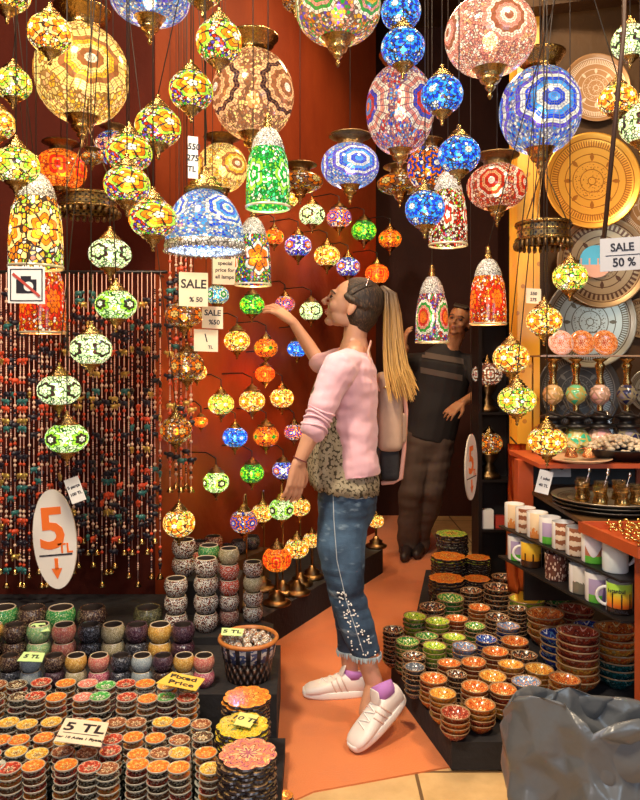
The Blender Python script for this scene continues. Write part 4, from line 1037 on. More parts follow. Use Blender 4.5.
def jar_mesh(k):
    ri = cached('rimjar', lambda: simple('jar_rim', (.5,.4,.28), .25))
    rr = cached(('rj',k), lambda: mesh('x', box(B(),0,1,0,1,0,1), black))
    pr = [(0,0),(.55,0),(.66,.04),(.93,.45),(1,.8),(.95,1.15),(.83,1.42),(.81,1.46),(.74,1.46),(.72,1.42),(.88,1.1),(.9,.8),(.6,.1),(0,.08)]
    dark = k in ('darkbrown','black','olive','purple','darkred')
    return cached(('jar',k), lambda: mesh('jar', lathe(B(), pr, 24, [0]*6+[1 if not dark else 0]*3+[2]*4), [jar_mat(k), ri if not dark else jar_mat(k), inner]))
CN = {'darkbrown':'dark brown','black':'black','green':'green','olive':'dark olive','lightgreen':'light green','pink':'orange pink','magenta':'magenta pink','yellow':'yellow','tan':'tan','greyblue':'pale grey blue','purple':'dark purple','white':'white speckled','redwhite':'red and white','darkred':'dark red speckled'}
def cup(px, py, Y, r, k, label, base, hs=1.46, name='candle_cup', group='coloured candle cups', tilt=0):
    o = link(name, jar_mesh(k), None, ((px-320)/F*Y, Y, base), (tilt*.0, tilt, R.uniform(0,6)), (r, r, r*hs/1.46))
    return tag(o, label, 'cup' if name=='candle_cup' else 'jar', group)
# row A: two stacked small cups
A = [(-12,'yellow','tan'),(10,'darkbrown','black'),(31,'greyblue','greyblue'),(54,'darkbrown','purple'),(76,'yellow','tan'),(99,'pink','magenta'),(121,'black','black'),(142,'greyblue','greyblue'),(163,'purple','darkbrown'),(184,'yellow','tan'),(204,'pink','magenta')]
for i, (px, k1, k2) in enumerate(A):
    for j, k in ((0,k2),(1,k1)):
        cup(px, 0, 2.49, .038, k, '%s small cup, %s of pair %s from left, front cup row' % (CN[k], 'upper' if j else 'lower', ORD[i+1]), .22+j*.0535, 1.46)
Bq = [(-9,'yellow','darkbrown'),(15,'darkbrown','darkbrown'),(39,'lightgreen','lightgreen'),(64,'pink','pink'),(90,'black','black'),(113,'tan','tan'),(137,'purple','black'),(160,'yellow','yellow'),(183,'purple','purple')]
for i, (px, k1, k2) in enumerate(Bq):
    for j, k in ((0,k2),(1,k1)):
        cup(px, 0, 2.72, .0465, k, '%s cup, %s of pair %s from left, middle cup row' % (CN[k], 'upper' if j else 'lower', ORD[i+1]), .22+j*.066, 1.46)
Cq = [(3,'green','bright green round jar, leftmost at the back against the wall'),(32,'darkbrown','dark brown round jar between the two green ones at the back'),(61,'green','green wide mouthed round jar behind the orange pink cups'),(92,'darkbrown','dark brown round jar right of the wide green one'),(148,'olive','dark olive round jar alone behind the yellow cups')]
for px, k, lb in Cq: cup(px, 0, 2.95, .062, k, lb, .25, 1.46, 'round_jar', 'round jars at the back')
# speckled white jars at right: stacks
cols_ = [(176,2.93,.05,['white','white','white'],'leftmost'),(206,2.93,.052,['white','white','white','white'],'second'),(229,2.99,.045,['darkred','white','redwhite','redwhite','tan'],'third'),(253,3.04,.044,['white','white','tan','white'],'rightmost')]
for px, Y, r, ks, nm in cols_:
    for j, k in enumerate(ks):
        cup(px, 0, Y, r, k, '%s mosaic jar, %s from bottom, %s stack by basket' % (CN[k], ORD[j+1], nm), (.25 if Y <3.0 else .25)+j*r*1.46, 1.46, 'mosaic_jar', 'stacked mosaic jars by the basket')
bk = B(); prism(bk, [(-.66,3.11),(-.36,3.11),(-.36,3.27),(-.50,3.37),(-.66,3.37)], .25, .40); bmesh.ops.recalc_face_normals(bk, faces=bk.faces)
thing('display_platform', bk, blackc, 'small black block raising the rear mosaic jars against the wall', 'platform')
for px, Y, r, ks, nm in [(184,3.20,.056,['white','white'],'left'),(209,3.17,.05,['white','green'],'middle')]:
    for j, k in enumerate(ks):
        cup(px, 0, Y, r, k, '%s mosaic jar, %s of %s rear pair under yellow lamp' % (CN[k], 'upper' if j else 'lower', nm), .40+j*r*1.46, 1.46, 'mosaic_jar', 'stacked mosaic jars by the basket')
cup(191, 0, 3.34, .05, 'redwhite', 'red and white mosaic jar directly under the yellow lamp', .40+.0, 1.46*1.0, 'mosaic_jar', 'stacked mosaic jars by the basket').location.z = .40
# small shelf with dark jars on the lamp platform
bm = B(); p0, p1, p2, p3 = WB(.14,.03), WB(.14,.19), WB(.72,.19), WB(.72,.03)
prism(bm, [p0,p1,p2,p3], .165, .33); bmesh.ops.recalc_face_normals(bm, faces=bm.faces)
thing('jar_shelf', bm, woodd, 'low dark shelf behind the curved lamp stems holding dark jars', 'shelf')
for i in range(5):
    x, y = WB(.2+.115*i, .11)
    o = link('mosaic_jar', jar_mesh('darkred' if i < 2 else 'black'), None, (x,y,.33), (0,0,i), (.05,.05,.05)); tag(o, '%s jar %s from the left on the low shelf behind curved lamps' % ('dark red speckled' if i<2 else 'black', ORD[i+1]), 'jar', 'jars on the low shelf')
for i in range(2):
    x, y = WB(.2+.115*i, .11)
    o = link('mosaic_jar', jar_mesh('darkred'), None, (x,y,.33+.073), (0,0,i+2), (.05,.05,.05)); tag(o, 'dark red jar stacked on the %s jar of the low shelf' % ORD[i+1], 'jar', 'jars on the low shelf')

# basket
bc = V((-.262, 2.56, .22))
bk = empty('wicker_basket', bc, 'round dark wicker basket with orange rim full of small mosaic balls', 'basket')
def wick():
    q = NB('wicker'); uv = q.sep(q.coord('UV')); a = q.math('SINE', q.math('MULTIPLY', uv[0], 2*PI*22)); d = q.math('SINE', q.math('MULTIPLY', uv[1], 2*PI*9))
    m = q.math('MULTIPLY', a, d); col = q.ramp(m, [(.0,(.02,.01,.008)),(.5,(.09,.04,.025)),(1,(.2,.1,.06))])
    return q.done(q.bsdf(col, .4, normal=q.bump(m, .8, .01)))
link('weave', mesh('weave', lathe(B(), [(0,.004),(.078,.0),(.082,.01),(.098,.14),(.092,.14),(.078,.02),(0,.02)], 40), wick()), bk)
def chk():
    q = NB('patterned_band'); uv = q.sep(q.coord('UV')); a = q.math('SINE', q.math('MULTIPLY', uv[0], 2*PI*16)); v = q.vor(q.comb(q.math('MULTIPLY',uv[0],6.),uv[1]), 8)[1]
    return q.done(q.bsdf(q.mix(q.math('GREATER_THAN', a, .2), q.mix(q.math('GREATER_THAN', q.sep(v)[0], .5), (.6,.55,.5), (.06,.08,.18)), (.02,.015,.02)), .4))
link('patterned_band', mesh('patterned_band', lathe(B(), [(.091,.08),(.094,.08),(.104,.135),(.100,.138)], 40), chk()), bk)
bm = B(); lathe(bm, [(.098,.138),(.108,.136),(.112,.143),(.108,.15),(.098,.149),(.098,.138)], 40); link('rim', mesh('rim', bm, simple('rim_orange', (.5,.17,.04), .4, 0,.3,40,.5)), bk)
bm = lathe(B(), [(0,.1),(.088,.1)], 20); bmesh.ops.reverse_faces(bm, faces=bm.faces); link('liner', mesh('liner', bm, black), bk)
ballm = speckle('ball_chip', (.08,.04,.03), [(.85,.78,.65),(.6,.45,.3),(.9,.85,.8),(.4,.15,.06)], 3.2, .06)
bme = cached('sball', lambda: (lambda b_: (ico(b_, (0,0,0), (1,1,.85), 0, 3), mesh('mosaic_ball', b_, ballm))[1])(B()))
q = 0
for ring, (rad, num, zz) in enumerate([(0,1,.148),(.034,6,.144),(.066,11,.135),(.05,9,.118),(.079,14,.118)]):
    for i in range(num):
        a = 2*PI*i/num+ring*.4; q += 1
        o = link('mosaic_ball', bme, None, (bc.x+rad*math.cos(a), bc.y+rad*math.sin(a), bc.z+zz), (R.random()*6,R.random(),R.random()*6), .0165)
        side = 'back right' if math.cos(a)>=0 and math.sin(a)>=0 else 'back left' if math.sin(a)>=0 else 'front left' if math.cos(a)<0 else 'front right'
        tag(o, 'small speckled mosaic ball heaped in the wicker basket', 'ball', 'mosaic balls in the basket')

# trivets: flower edged discs
def trivet_mesh(k, a, c, d):
    def f():
        bm = B(); n = 72; m = ceramic('trivet_'+k, a, c, d, 9)
        def rad(i): return 1-.09*abs(math.sin(i*PI*9/n*1.0))**.6*0 - .10*(1-abs(math.sin(i*PI*9/n)))**1.5
        prof = [(.0,0),(.88,0),(.97,.03),(1,.09),(.97,.14),(.9,.15),(.0,.15)]
        rings = []
        for r, z in prof:
            if r == 0: rings.append([bm.verts.new((0,0,z))])
            else: rings.append([bm.verts.new((r*rad(i)*math.cos(2*PI*i/n), r*rad(i)*math.sin(2*PI*i/n), z)) for i in range(n)])
        for q_ in range(len(prof)-1):
            A_, B_ = rings[q_], rings[q_+1]
            for i in range(n):
                j = (i+1)%n
                if len(A_)==1: f_ = bm.faces.new((A_[0],B_[j],B_[i]))
                elif len(B_)==1: f_ = bm.faces.new((A_[i],A_[j],B_[0]))
                else: f_ = bm.faces.new((A_[i],A_[j],B_[j],B_[i]))
                f_.material_index = 1 if q_ >= 4 else 0
        return mesh('trivet', bm, [simple('trivet_side_'+k, (.03,.02,.02), .25, 0, .6, 12), m])
    return cached(('triv',k), f)
TV = {'orange':((.9,.27,.03),(.95,.5,.08),(.7,.14,.03)),'yellow':((.75,.5,.03),(.3,.4,.06),(.9,.6,.1)),'pink':((.75,.25,.15),(.95,.55,.3),(.45,.12,.2)),'dark':((.25,.15,.08),(.5,.3,.1),(.05,.03,.03)),'limey':((.4,.6,.08),(.9,.5,.1),(.15,.3,.05)),'patterned':((.12,.12,.1),(.75,.7,.5),(.4,.2,.08))}
def trivets(x, y, r, base, ks, desc, th=.15):
    t = r*th
    for j in range(len(ks)):
        k = ks[j]; kt = len(ks)-1-j
        o = link('trivet', trivet_mesh(k, *TV[k]), None, (x+R.uniform(-.004,.004), y+R.uniform(-.003,.003), base+j*t*1.003), (0,0,R.uniform(0,6)), (r,r,r*th/.15))
        tag(o, ('%s flower edged trivet topping %s' % (k if k!='limey' else 'lime green', desc)) if kt == 0 else ('flower edged trivet %s from top, %s' % (ORD[kt+1], desc)), 'trivet', 'flower edged trivets')
X3 = lambda px, Y: (px-320)/F*Y
trivets(X3(247,1.87), 1.87, .08, .07, ['dark']*20+['pink'], 'front stack at the carpet edge')
trivets(X3(242,2.05), 2.05, .079, .07, ['yellow']*19+['yellow'], 'middle stack below the card')
trivets(X3(246,2.25), 2.25, .079, .07, ['dark']*17+['orange','orange'], 'rear stack below the basket')
trivets(X3(283,2.1)-.0, 2.16, .028, .0, ['pink','pink','orange'], 'tiny stack on the floor beside front trivets', .4)

# cards
def card(pts, m, name, label, lines, parent=None):
    """pts: four world corners (tl,tr,br,bl)"""
    tl, tr, br, bl = [V(p) for p in pts]; nn = (bl-tl).cross(tr-tl).normalized()
    c = (tl+tr+br+bl)/4
    ux = (tr-tl).normalized(); uy = ux.cross(nn)*-1
    if uy.dot(tl-bl) < 0: uy = -uy
    nz = ux.cross(uy)
    root = empty(name, c, label, 'sign')
    bm = B(); a = [bm.verts.new(p-c+nz*.001) for p in (bl,br,tr,tl)]; d = [bm.verts.new(p-c-nz*.001) for p in (bl,br,tr,tl)]
    bm.faces.new(a); bm.faces.new(d[::-1])
    for i in range(4): bm.faces.new((a[i],d[i],d[(i+1)%4],a[(i+1)%4]))
    link('card', mesh('card', bm, m), root)
    M_ = Matrix((ux,uy,nz)).transposed().to_4x4()
    H = (tl-bl).length; W = (tr-tl).length
    for (s, size, x, y, mm) in lines:
        if s == '_':
            bb = box(B(), -size*W/2, size*W/2, -.006*H*1.6, .006*H*1.6, 0, .0006); me = mesh('line', bb, mm)
        elif callable(s): me = s(W,H,mm)
        else: me = text_mesh(s, size*H, mm)
        o = link('lettering', me, root); o.matrix_local = Matrix.Translation(ux*x*W+uy*y*H+nz*.0016) @ M_
    return root
def flat(pxs, Y0, z):   # corners lying at one height
    return [V(((a-320)/F*((CAM-z)*F/(b_-365)), (CAM-z)*F/(b_-365), z)) for a, b_ in pxs]
def lying(p, z0, k=1): return p
zc = .295
cc = [P(66,718,2.06), P(109,723,2.06), P(101,747,1.93), P(54,741,1.93)]
card(cc, cream, 'price_card', 'pink card reading 5 TL lying on the small bowl stacks', [('5 TL', .48, 0, .13, ink), ('_', .8, 0, -.12, ink), ('(Her 10 Adet 1 Fiyata)', .12, 0, -.3, ink)])
cc = [P(172,672,2.33), P(205,679,2.33), P(196,691,2.22), P(156,683,2.22)]
card(cc, yellowc, 'price_card', 'orange yellow card reading Fixed Price on the rear mini bowls', [('Fixed', .36, 0, .2, ink), ('Price', .36, 0, -.22, ink)])
cc = [P(24,652,2.49), P(45,653,2.49), P(42,662,2.43), P(17,661,2.43)]
for p in cc: p.z += .0
card(cc, lime, 'price_card', 'pale green card lying on the pale grey blue cups at left', [('5 TL', .5, 0, 0, ink)])
cc = [P(29,624,2.74), P(45,623,2.74), P(50,631,2.68), P(33,633,2.68)]
card(cc, lime, 'price_card', 'pale green card lying on the light green cups at left', [('8 TL', .5, 0, 0, ink)])
cc = [P(222,628,2.56), P(244,629,2.56), P(242,636,2.50), P(221,635,2.50)]
card(cc, lime, 'price_card', 'yellow green card on the mosaic balls in the basket', [('5 TL', .6, 0, 0, ink)])
cc = [P(240,712,2.11), P(259,716,2.09), P(250,728,2.01), P(234,724,2.02)]
card(cc, simple('pale_yellow_card', (.8,.78,.25), .5), 'price_card', 'pale yellow card on top of the yellow middle trivets', [('10 TL', .4, 0, 0, ink)])

# ---------------------------------------------------------------- bowls on the right
BC = {'orange':((.7,.19,.035),(.9,.62,.25),(.45,.06,.02)),'amber':((.78,.36,.05),(.9,.7,.25),(.5,.1,.02)),'yellow green':((.55,.7,.06),(.9,.85,.3),(.1,.35,.05)),'green':((.06,.3,.06),(.6,.8,.2),(.85,.75,.3)),
 'dark patterned':((.05,.035,.03),(.8,.7,.5),(.5,.15,.05)),'red brown':((.4,.06,.03),(.85,.45,.3),(.15,.03,.02)),'blue':((.02,.04,.3),(.8,.8,.85),(.1,.25,.5)),'pale blue':((.2,.3,.5),(.85,.85,.85),(.8,.3,.08)),'teal':((.01,.09,.09),(.4,.6,.55),(.02,.15,.16)),'grey patterned':((.12,.14,.17),(.6,.6,.6),(.1,.1,.12))}
def bowl_mesh(k):
    pr = [(0,0),(.45,0),(.5,.04),(.82,.34),(.98,.62),(1,.68),(.96,.69),(.92,.62),(.72,.34),(.4,.13),(0,.1)]
    return cached(('bowl',k), lambda: mesh('ceramic_bowl', lathe(B(), pr, 28, [0,0,0,0,1,1,1,2,2,2]), [cached(('bs',k), lambda: speckle('bowlside_'+k.replace(' ','_'), tuple(x*.55 for x in BC[k][0]), [BC[k][0],BC[k][2],tuple(x*.4 for x in BC[k][1]),BC[k][0]], 7, .1)), cached('bowlrim', lambda: simple('bowl_rim', (.34,.2,.1), .2)), cached(('bi',k), lambda: ceramic('bowlin_'+k.replace(' ','_'), *BC[k], petals=8))]))
S = [(499,587,26,'dark patterned'),(504,575,22,'dark patterned'),(471,590,20,'dark patterned'),(450,597,25,'green'),(432,606,24,'dark patterned'),(415,614,22,'yellow green'),(437,621,23,'yellow green'),(459,617,21,'orange'),(480,607,20,'orange'),(497,616,22,'dark patterned'),(472,622,19,'green'),(519,606,18,'dark patterned'),
(509,628,22,'pale blue'),(394,631,20,'dark patterned'),(407,641,22,'green'),(427,635,22,'green'),(455,637,22,'yellow green'),(434,646,22,'yellow green'),(464,647,23,'pale blue'),(486,637,20,'blue'),(414,655,22,'dark patterned'),(421,668,19,'grey patterned'),(431,672,25,'orange'),(451,663,22,'orange'),(473,661,23,'orange'),(495,649,24,'orange'),
(457,677,19,'dark patterned'),(472,683,25,'orange'),(493,673,25,'amber'),(443,694,25,'amber'),(455,712,27,'red brown'),(480,703,28,'orange'),(500,687,25,'orange'),(513,665,24,'amber'),(517,641,25,'orange'),(528,655,24,'dark patterned'),(539,665,26,'amber'),(552,672,28,'orange'),(527,682,27,'pale blue'),
(525,596,33,'yellow green'),(554,592,28,'green'),(538,585,22,'orange'),(573,605,32,'red brown'),(545,614,34,'orange'),(594,626,36,'blue'),(560,632,37,'blue'),(578,656,38,'red brown'),(616,652,38,'orange')]
stacks = []
for px, py, w, k in S:
    Y = 1.432/((py-365)/F+.11); r = w/F*Y/2*1.1; stacks.append([(px-320)/F*Y, Y, r, k, CAM-(py-365)/F*Y, px])
for it in range(60):
    for i in range(len(stacks)):
        for j in range(i):
            a, c = stacks[i], stacks[j]; d = V((a[0]-c[0], a[1]-c[1])); need = a[2]+c[2]+.001
            if d.length < need:
                m = d.normalized()*(need-d.length)*.5; a[0]+=m.x*.6; a[1]+=m.y; c[0]-=m.x*.6; c[1]-=m.y
for a in stacks:   # keep bowls on one step
    for yb in (2.952, 3.402):
        if abs(a[1]-yb) < a[2]*.45: a[1] = yb+(a[2]*.46 if a[1] > yb else -a[2]*.46)
order = sorted(range(len(stacks)), key=lambda i: stacks[i][1])
rowsr = [order[i:i+8] for i in range(0, len(order), 8)]
RN = ['frontmost','second','third','fourth','fifth','rearmost']
nb = 0
def sstack(x, y, r, k, zt, desc, extra=None):
    global nb
    base = .10 if y < 2.952 else .13 if y < 3.402 else .16
    h = .69*r; pitch = max(.018, r*.35); nn = max(1, int(round((zt-base-h)/pitch))+1)
    pal = {'orange':['orange','red brown','amber'],'amber':['amber','orange','red brown'],'green':['green','dark patterned'],'yellow green':['green','yellow green','dark patterned'],'blue':['blue'],'red brown':['red brown','orange'],'pale blue':['pale blue','blue']}.get(k, [k,'dark patterned'])
    lst = [R.choice(pal) for _ in range(nn-1)]+[k]
    if extra: lst = extra+lst[-1:]; nn = len(lst); 
    for j, kk in enumerate(lst):
        top = j == nn-1
        o = link('ceramic_bowl', bowl_mesh(kk), None, (x+R.uniform(-.002,.002), y+R.uniform(-.002,.002), base+pitch*j), (R.uniform(-.05,.05)*(1 if top and nn > 1 else 0), R.uniform(-.05,.05)*(1 if top and nn > 1 else 0), R.uniform(0,6)), (r,)*3)
        n_ = nn-1-j; nb += 1
        tag(o, ('%s painted bowl topping %s' % (kk, desc)) if top else ('%s bowl %s from top, %s' % (kk, ORD[n_+1], desc)), 'bowl', 'painted ceramic bowls on the right display')
for ri, row in enumerate(rowsr):
    row = sorted(row, key=lambda i: stacks[i][0]/stacks[i][1])
    for q_, i in enumerate(row):
        x, y, r, k, zt, px = stacks[i]
        ex = ['teal','teal','teal','orange','amber','orange'] if px == 616 else ['orange','orange','amber','red brown','red brown','red brown'] if px == 578 else None
        sstack(x, y, r, k, zt, 'stack %s from left in %s band' % (ORD[q_+1], RN[ri]), ex)
print('bowls', nb)
# flat plates at the back
def plates(px, py, w, ks, desc, base, Y=None):
    Y = Y or 1.432/((py-365)/F+.11); r = w/F*Y/2; zt = CAM-(py-365)/F*Y; th = .17; n_ = max(2, int((zt-base)/(r*th)))
    lst = [ks[0]]*(n_-1)+[ks[-1]]
    if len(ks) > 2: lst[-3:-1] = [ks[1]]*2
    trivets((px-320)/F*Y, Y, r, base, lst, desc, th)
plates(447,575,37,['dark','orange'], 'wide orange plate pile at the left rear', .16, 3.53)
plates(477,578,27,['patterned','orange'], 'narrow orange plate pile at the rear', .16, 3.52)
plates(448,553,35,['patterned','limey','orange'], 'farther wide plate pile beside the doorway', .16, 3.76)
plates(478,556,25,['patterned','limey','orange'], 'farther narrow plate pile beside the doorway', .16, 3.75)
plates(452,533,32,['patterned','dark','limey'], 'farthest plate pile with lime green top', .16, 3.97)
cc = [P(442,648,3.02), P(452,650,3.0), P(462,656,2.9), P(436,656,2.93)]
card(cc, lime, 'price_card', 'lime green card lying among the bowls at centre right', [('5 TL', .5, 0, 0, ink)])
# ---------------------------------------------------------------- right hand rack
rk = empty('display_rack', (1.1,2.5,0), 'orange painted wooden rack holding mugs, trays and pipes at right', 'rack')
def rp(n, bm, m): bmesh.ops.recalc_face_normals(bm, faces=bm.faces); return part(n, bm, m, rk)
rp('post', box(B(), .975, 1.06, 2.13, 2.17, .0, .79), redw)
rp('post', box(B(), .84, .905, 2.97, 3.03, .69, .955), redw)
rp('post', box(B(), 1.42, 1.5, 2.13, 2.2, .0, .79), redw)
rp('post', box(B(), 1.42, 1.5, 3.14, 3.2, .0, .955), redw)
def mline(Y): return .837+(2.83-Y)*.2509
for z in (.675, .548):
    rp('mug_shelf', prism(B(), [(mline(2.2)-.05,2.2),(1.42,2.2),(1.42,3.0),(mline(2.96)-.05,2.96)], z, z+.008), black)
rp('counter_board', box(B(), .90, 1.5, 2.40, 3.14, .81, .825), woodd)
rp('upper_shelf', box(B(), .86, 1.5, 2.74, 3.2, .955, .972), redw)
rp('back_panel', box(B(), .92, 1.42, 3.15, 3.17, .30, .955), black)
# trinket tray
tt = B(); q = [(.885,2.40),(1.5,2.40),(1.5,2.06),(.935,2.06)]
prism(tt, q, .79, .80)
for a, c in zip(q, q[1:]+q[:1]):
    a, c = V(a), V(c); d = (c-a).normalized(); nn = V((-d.y,d.x))*.012*-1
    prism(tt, [tuple(a),tuple(c),tuple(c+nn),tuple(a+nn)], .80, .825)
bmesh.ops.recalc_face_normals(tt, faces=tt.faces)
thing('trinket_tray', tt, redw, 'orange edged wooden tray of gold trinkets above the white mug', 'tray')
tb = B(); gold = simple('gold', (.8,.55,.18), .25, 1., .3)
for i in range(620):
    x = R.uniform(.96,1.48); y = R.uniform(2.08,2.38); ell(tb, (x,y,.806+R.uniform(0,.03)), (R.uniform(.006,.013),.004,.005), Matrix.Rotation(R.uniform(0,3),3,'Z'), 6)
o = thing('gold_trinkets', tb, gold, 'heap of tiny gold trinkets in the orange edged tray', 'trinkets'); o['kind'] = 'stuff'
# mugs
mugbody = simple('mug_white', (.82,.8,.78), .15, coat=.3)
def mug_mat(name, kind):
    b = NB(name); co = b.coord(); q = b.sep(co)   # picture faces -Y local, z 0..1
    th = b.math('ARCTAN2', q[0], b.math('MULTIPLY', q[1], -1.))
    inp = b.math('LESS_THAN', b.math('ABSOLUTE', th), 1.25)
    n1 = b.noise(co, 3.5, 3)[0]; z = q[2]
    W = (.82,.8,.78)
    if kind == 'sunset':
        col = b.ramp(z, [(.08,(.05,.02,.01)),(.3,(.8,.15,.02)),(.55,(.95,.5,.03)),(.85,(.45,.75,.08))])
        sil = b.math('LESS_THAN', z, b.math('ADD', .22, b.math('MULTIPLY', b.math('GREATER_THAN', b.math('SINE', b.math('MULTIPLY', th, 9.)), .86), .5)))
        col = b.mix(sil, col, (.03,.015,.01))
    elif kind == 'yellowsunset':
        col = b.ramp(z, [(.1,(.15,.05,.01)),(.35,(.75,.3,.02)),(.8,(.95,.6,.05))])
        sil = b.math('LESS_THAN', z, b.math('ADD', .3, b.math('MULTIPLY', b.math('GREATER_THAN', b.math('SINE', b.math('MULTIPLY', th, 8.)), .8), .3))); col = b.mix(sil, col, (.05,.02,.01))
    elif kind == 'greenband':
        col = b.ramp(z, [(0,(.12,.5,.05)),(.3,(.45,.35,.55))], True); sil = b.math('LESS_THAN', b.math('ABSOLUTE', b.math('SUBTRACT', th, .1)), b.math('SUBTRACT', .34, b.math('MULTIPLY', z, .4))); col = b.mix(sil, col, (.2,.12,.3)) ; col = b.mix(b.math('GREATER_THAN', z, .85), col, W)
    elif kind == 'redgreen':
        col = b.ramp(z, [(0,(.12,.5,.05)),(.28,(.5,.18,.1))], True); col = b.mix(b.math('GREATER_THAN', z, b.math('ADD', .5, b.math('MULTIPLY', b.math('SINE', b.math('MULTIPLY', th, 3.)), .25))), col, (.75,.72,.78))
    elif kind == 'brownstripe':
        col = b.mix(b.math('GREATER_THAN', b.math('SINE', b.math('ADD', b.math('MULTIPLY', z, 18.), b.math('MULTIPLY', n1, 5.))), .0), (.75,.6,.45), (.28,.1,.05))
    elif kind == 'tan': col = b.mix(b.math('GREATER_THAN', n1, b.math('ADD', z, .1)), (.8,.62,.4), (.7,.25,.06))
    elif kind == 'skyline': col = b.mix(b.math('LESS_THAN', z, b.math('ADD', .25, b.math('MULTIPLY', n1, .45))), (.75,.7,.62), (.2,.18,.13))
    elif kind == 'pattern':
        v = b.vor(co, 5)[0]; col = b.mix(b.math('LESS_THAN', v, .35), (.12,.04,.03), (.7,.5,.4)); inp = 1.0
    else: col = (.55,.72,.8); inp = 0.0
    return b.done(b.bsdf(b.mix(inp, W if kind != 'blank' else (.72,.8,.82), col), .15, coat=.3))
def mug(px, py, Y, kind, label, flip=False, hh=.095):
    r = .041; x = mline(Y)+.0; z = .6835 if py == 1 else .5565
    root = empty('mug', (x,Y,z), label, 'mug', 'souvenir mugs on the rack', rot=(0,0,math.atan2(-x, Y)*1 ))
    m = cached(('mm',kind), lambda: mug_mat('mug_'+kind, kind))
    b = lathe(B(), [(0,0),(.92,0),(1,.04),(1,1.02),(.98,1.04),(.93,1.02),(.93,.1),(0,.08)], 32)
    # scale so z is 0..1 in local object space
    me = cached(('mug',kind), lambda: mesh('body', b, m))
    link('body', me, root, sc=(r,r,hh))
    hb = B(); sg = -1 if flip else 1
    sweep(hb, [(sg*(r-.004+.032*math.sin(PI*q_/8)),0,.048+.03*math.cos(PI*q_/8)) for q_ in range(9)], (.0055), 8)
    link('handle', mesh('handle', hb, mugbody), root)
    return root
def rotm(o, a): o.rotation_euler.z += a; return o
TM = [(2.30,'blank','plain white mug at the near end of the top mug shelf'),(2.41,'redgreen','mug with red brown and green picture beside the plain white mug'),(2.50,'brownstripe','brown striped mug third from the near end, top mug shelf'),(2.585,'brownstripe','brown striped mug fourth from the near end, top mug shelf'),(2.67,'greenband','mug with green band in the middle of the top mug shelf'),(2.755,'tan','tan and orange mug of the top mug shelf'),(2.84,'brownstripe','brown striped mug second from the far end, top mug shelf'),(2.925,'tan','tan patterned mug at the far end of the top mug shelf')]
for Y, k, lb in TM: rotm(mug(0,1,Y,k,lb), .5)
LM = [(2.28,'sunset','sunset skyline mug with handle at near end of lower mug shelf',True),(2.39,'greenband','purple and green tower mug behind the sunset mug, lower shelf',False),(2.48,'skyline','grey mosque skyline mug on the lower mug shelf',False),(2.63,'pattern','dark brown arabesque patterned mug on the lower mug shelf',False),(2.80,'yellowsunset','yellow sunset mug near the far end of lower shelf',True),(2.90,'greenband','purple and green mug at the far end of lower shelf',False)]
for Y, k, lb, fl in LM:
    o = mug(0,2,Y,k,lb,fl)
    if not fl: rotm(o, .5)
    if k == 'sunset':
        t = link('lettering', text_mesh('Istanbul', .017, ink), o, (-.008,-.0415,.077), (PI/2,0,-.05))
        t = link('lettering', text_mesh('ISTANBUL', .012, ink), o, (0,-.0415,.012), (PI/2,0,0))
# round tray with glasses
trm = tray_mat('engraved_silver', (.42,.37,.27), (.12,.08,.04)); copm = tray_mat('engraved_copper', (1,.45,.06), (.5,.16,.02)); dkm = tray_mat('engraved_dark', (.09,.08,.07), (.25,.22,.18), metal=.7, rough=.35); brm = tray_mat('engraved_brown', (.5,.25,.1), (.9,.7,.5), metal=.4); orm = tray_mat('engraved_ornate', (.5,.32,.16), (.14,.06,.03), 12)
tprof = [(0,0),(.8,0),(.88,.02),(.97,.06),(1,.065),(1,.05),(.97,.035),(.88,-.01),(.8,-.025),(0,-.025)]
def tray_me(nm, m): return cached(('tray',nm), lambda: mesh('tray', lathe(B(), tprof[::-1], 56), m))
for i in range(3):
    o = link('round_tray', tray_me('silver', trm) if i == 2 else tray_me('dark', dkm), None, (1.075,2.61+.006*i,.8315+i*.0135), sc=.2)
    tag(o, ['bottom dark tray of the stacked round trays under tea glasses','middle dark tray of the stacked round trays under tea glasses','silver round tray directly under the tea glasses'][i], 'tray', 'stacked round trays')
tz = .8315+.027+.001
gm = mesh('tea_glass', lathe(B(), [(0,0),(.021,0),(.023,.012),(.017,.035),(.026,.072),(.0245,.072),(.0155,.035),(.021,.012),(0,.006)], 20), glassy)
hold = mesh('holder', lathe(B(), [(.024,.0),(.027,.002),(.025,.015),(.0195,.035),(.025,.05),(.024,.052),(.018,.035),(.0235,.013),(.0235,0)], 20), brass)
G = [(1.0,2.50,'front left of the group'),(1.07,2.48,'at the front of the group'),(1.14,2.52,'front right of the group'),(.965,2.58,'at the left of the group'),(1.035,2.58,'in the middle of the group'),(1.11,2.60,'right of the middle one'),(1.0,2.66,'behind at the left')]
for x, y, d in G:
    g = empty('tea_glass', (x,y,tz), 'gold banded tea glass on the silver tray, %s' % d, 'glass', 'tea glasses on the silver tray')
    link('glass', gm, g); link('holder', hold, g, (0,0,.001))
    if y < 2.6:
        bm = B(); sweep(bm, [(0,0,.012),(.028,0,.11)], .0015, 5); ell(bm, (.0285,0,.112), (.006,.003,.008), seg=8)
        o = thing('tea_spoon', bm, silver, 'x', 'spoon', 'tea spoons'); o.location += V((x,y,tz)); o['label'] = 'small silver spoon standing in the tea glass %s' % d
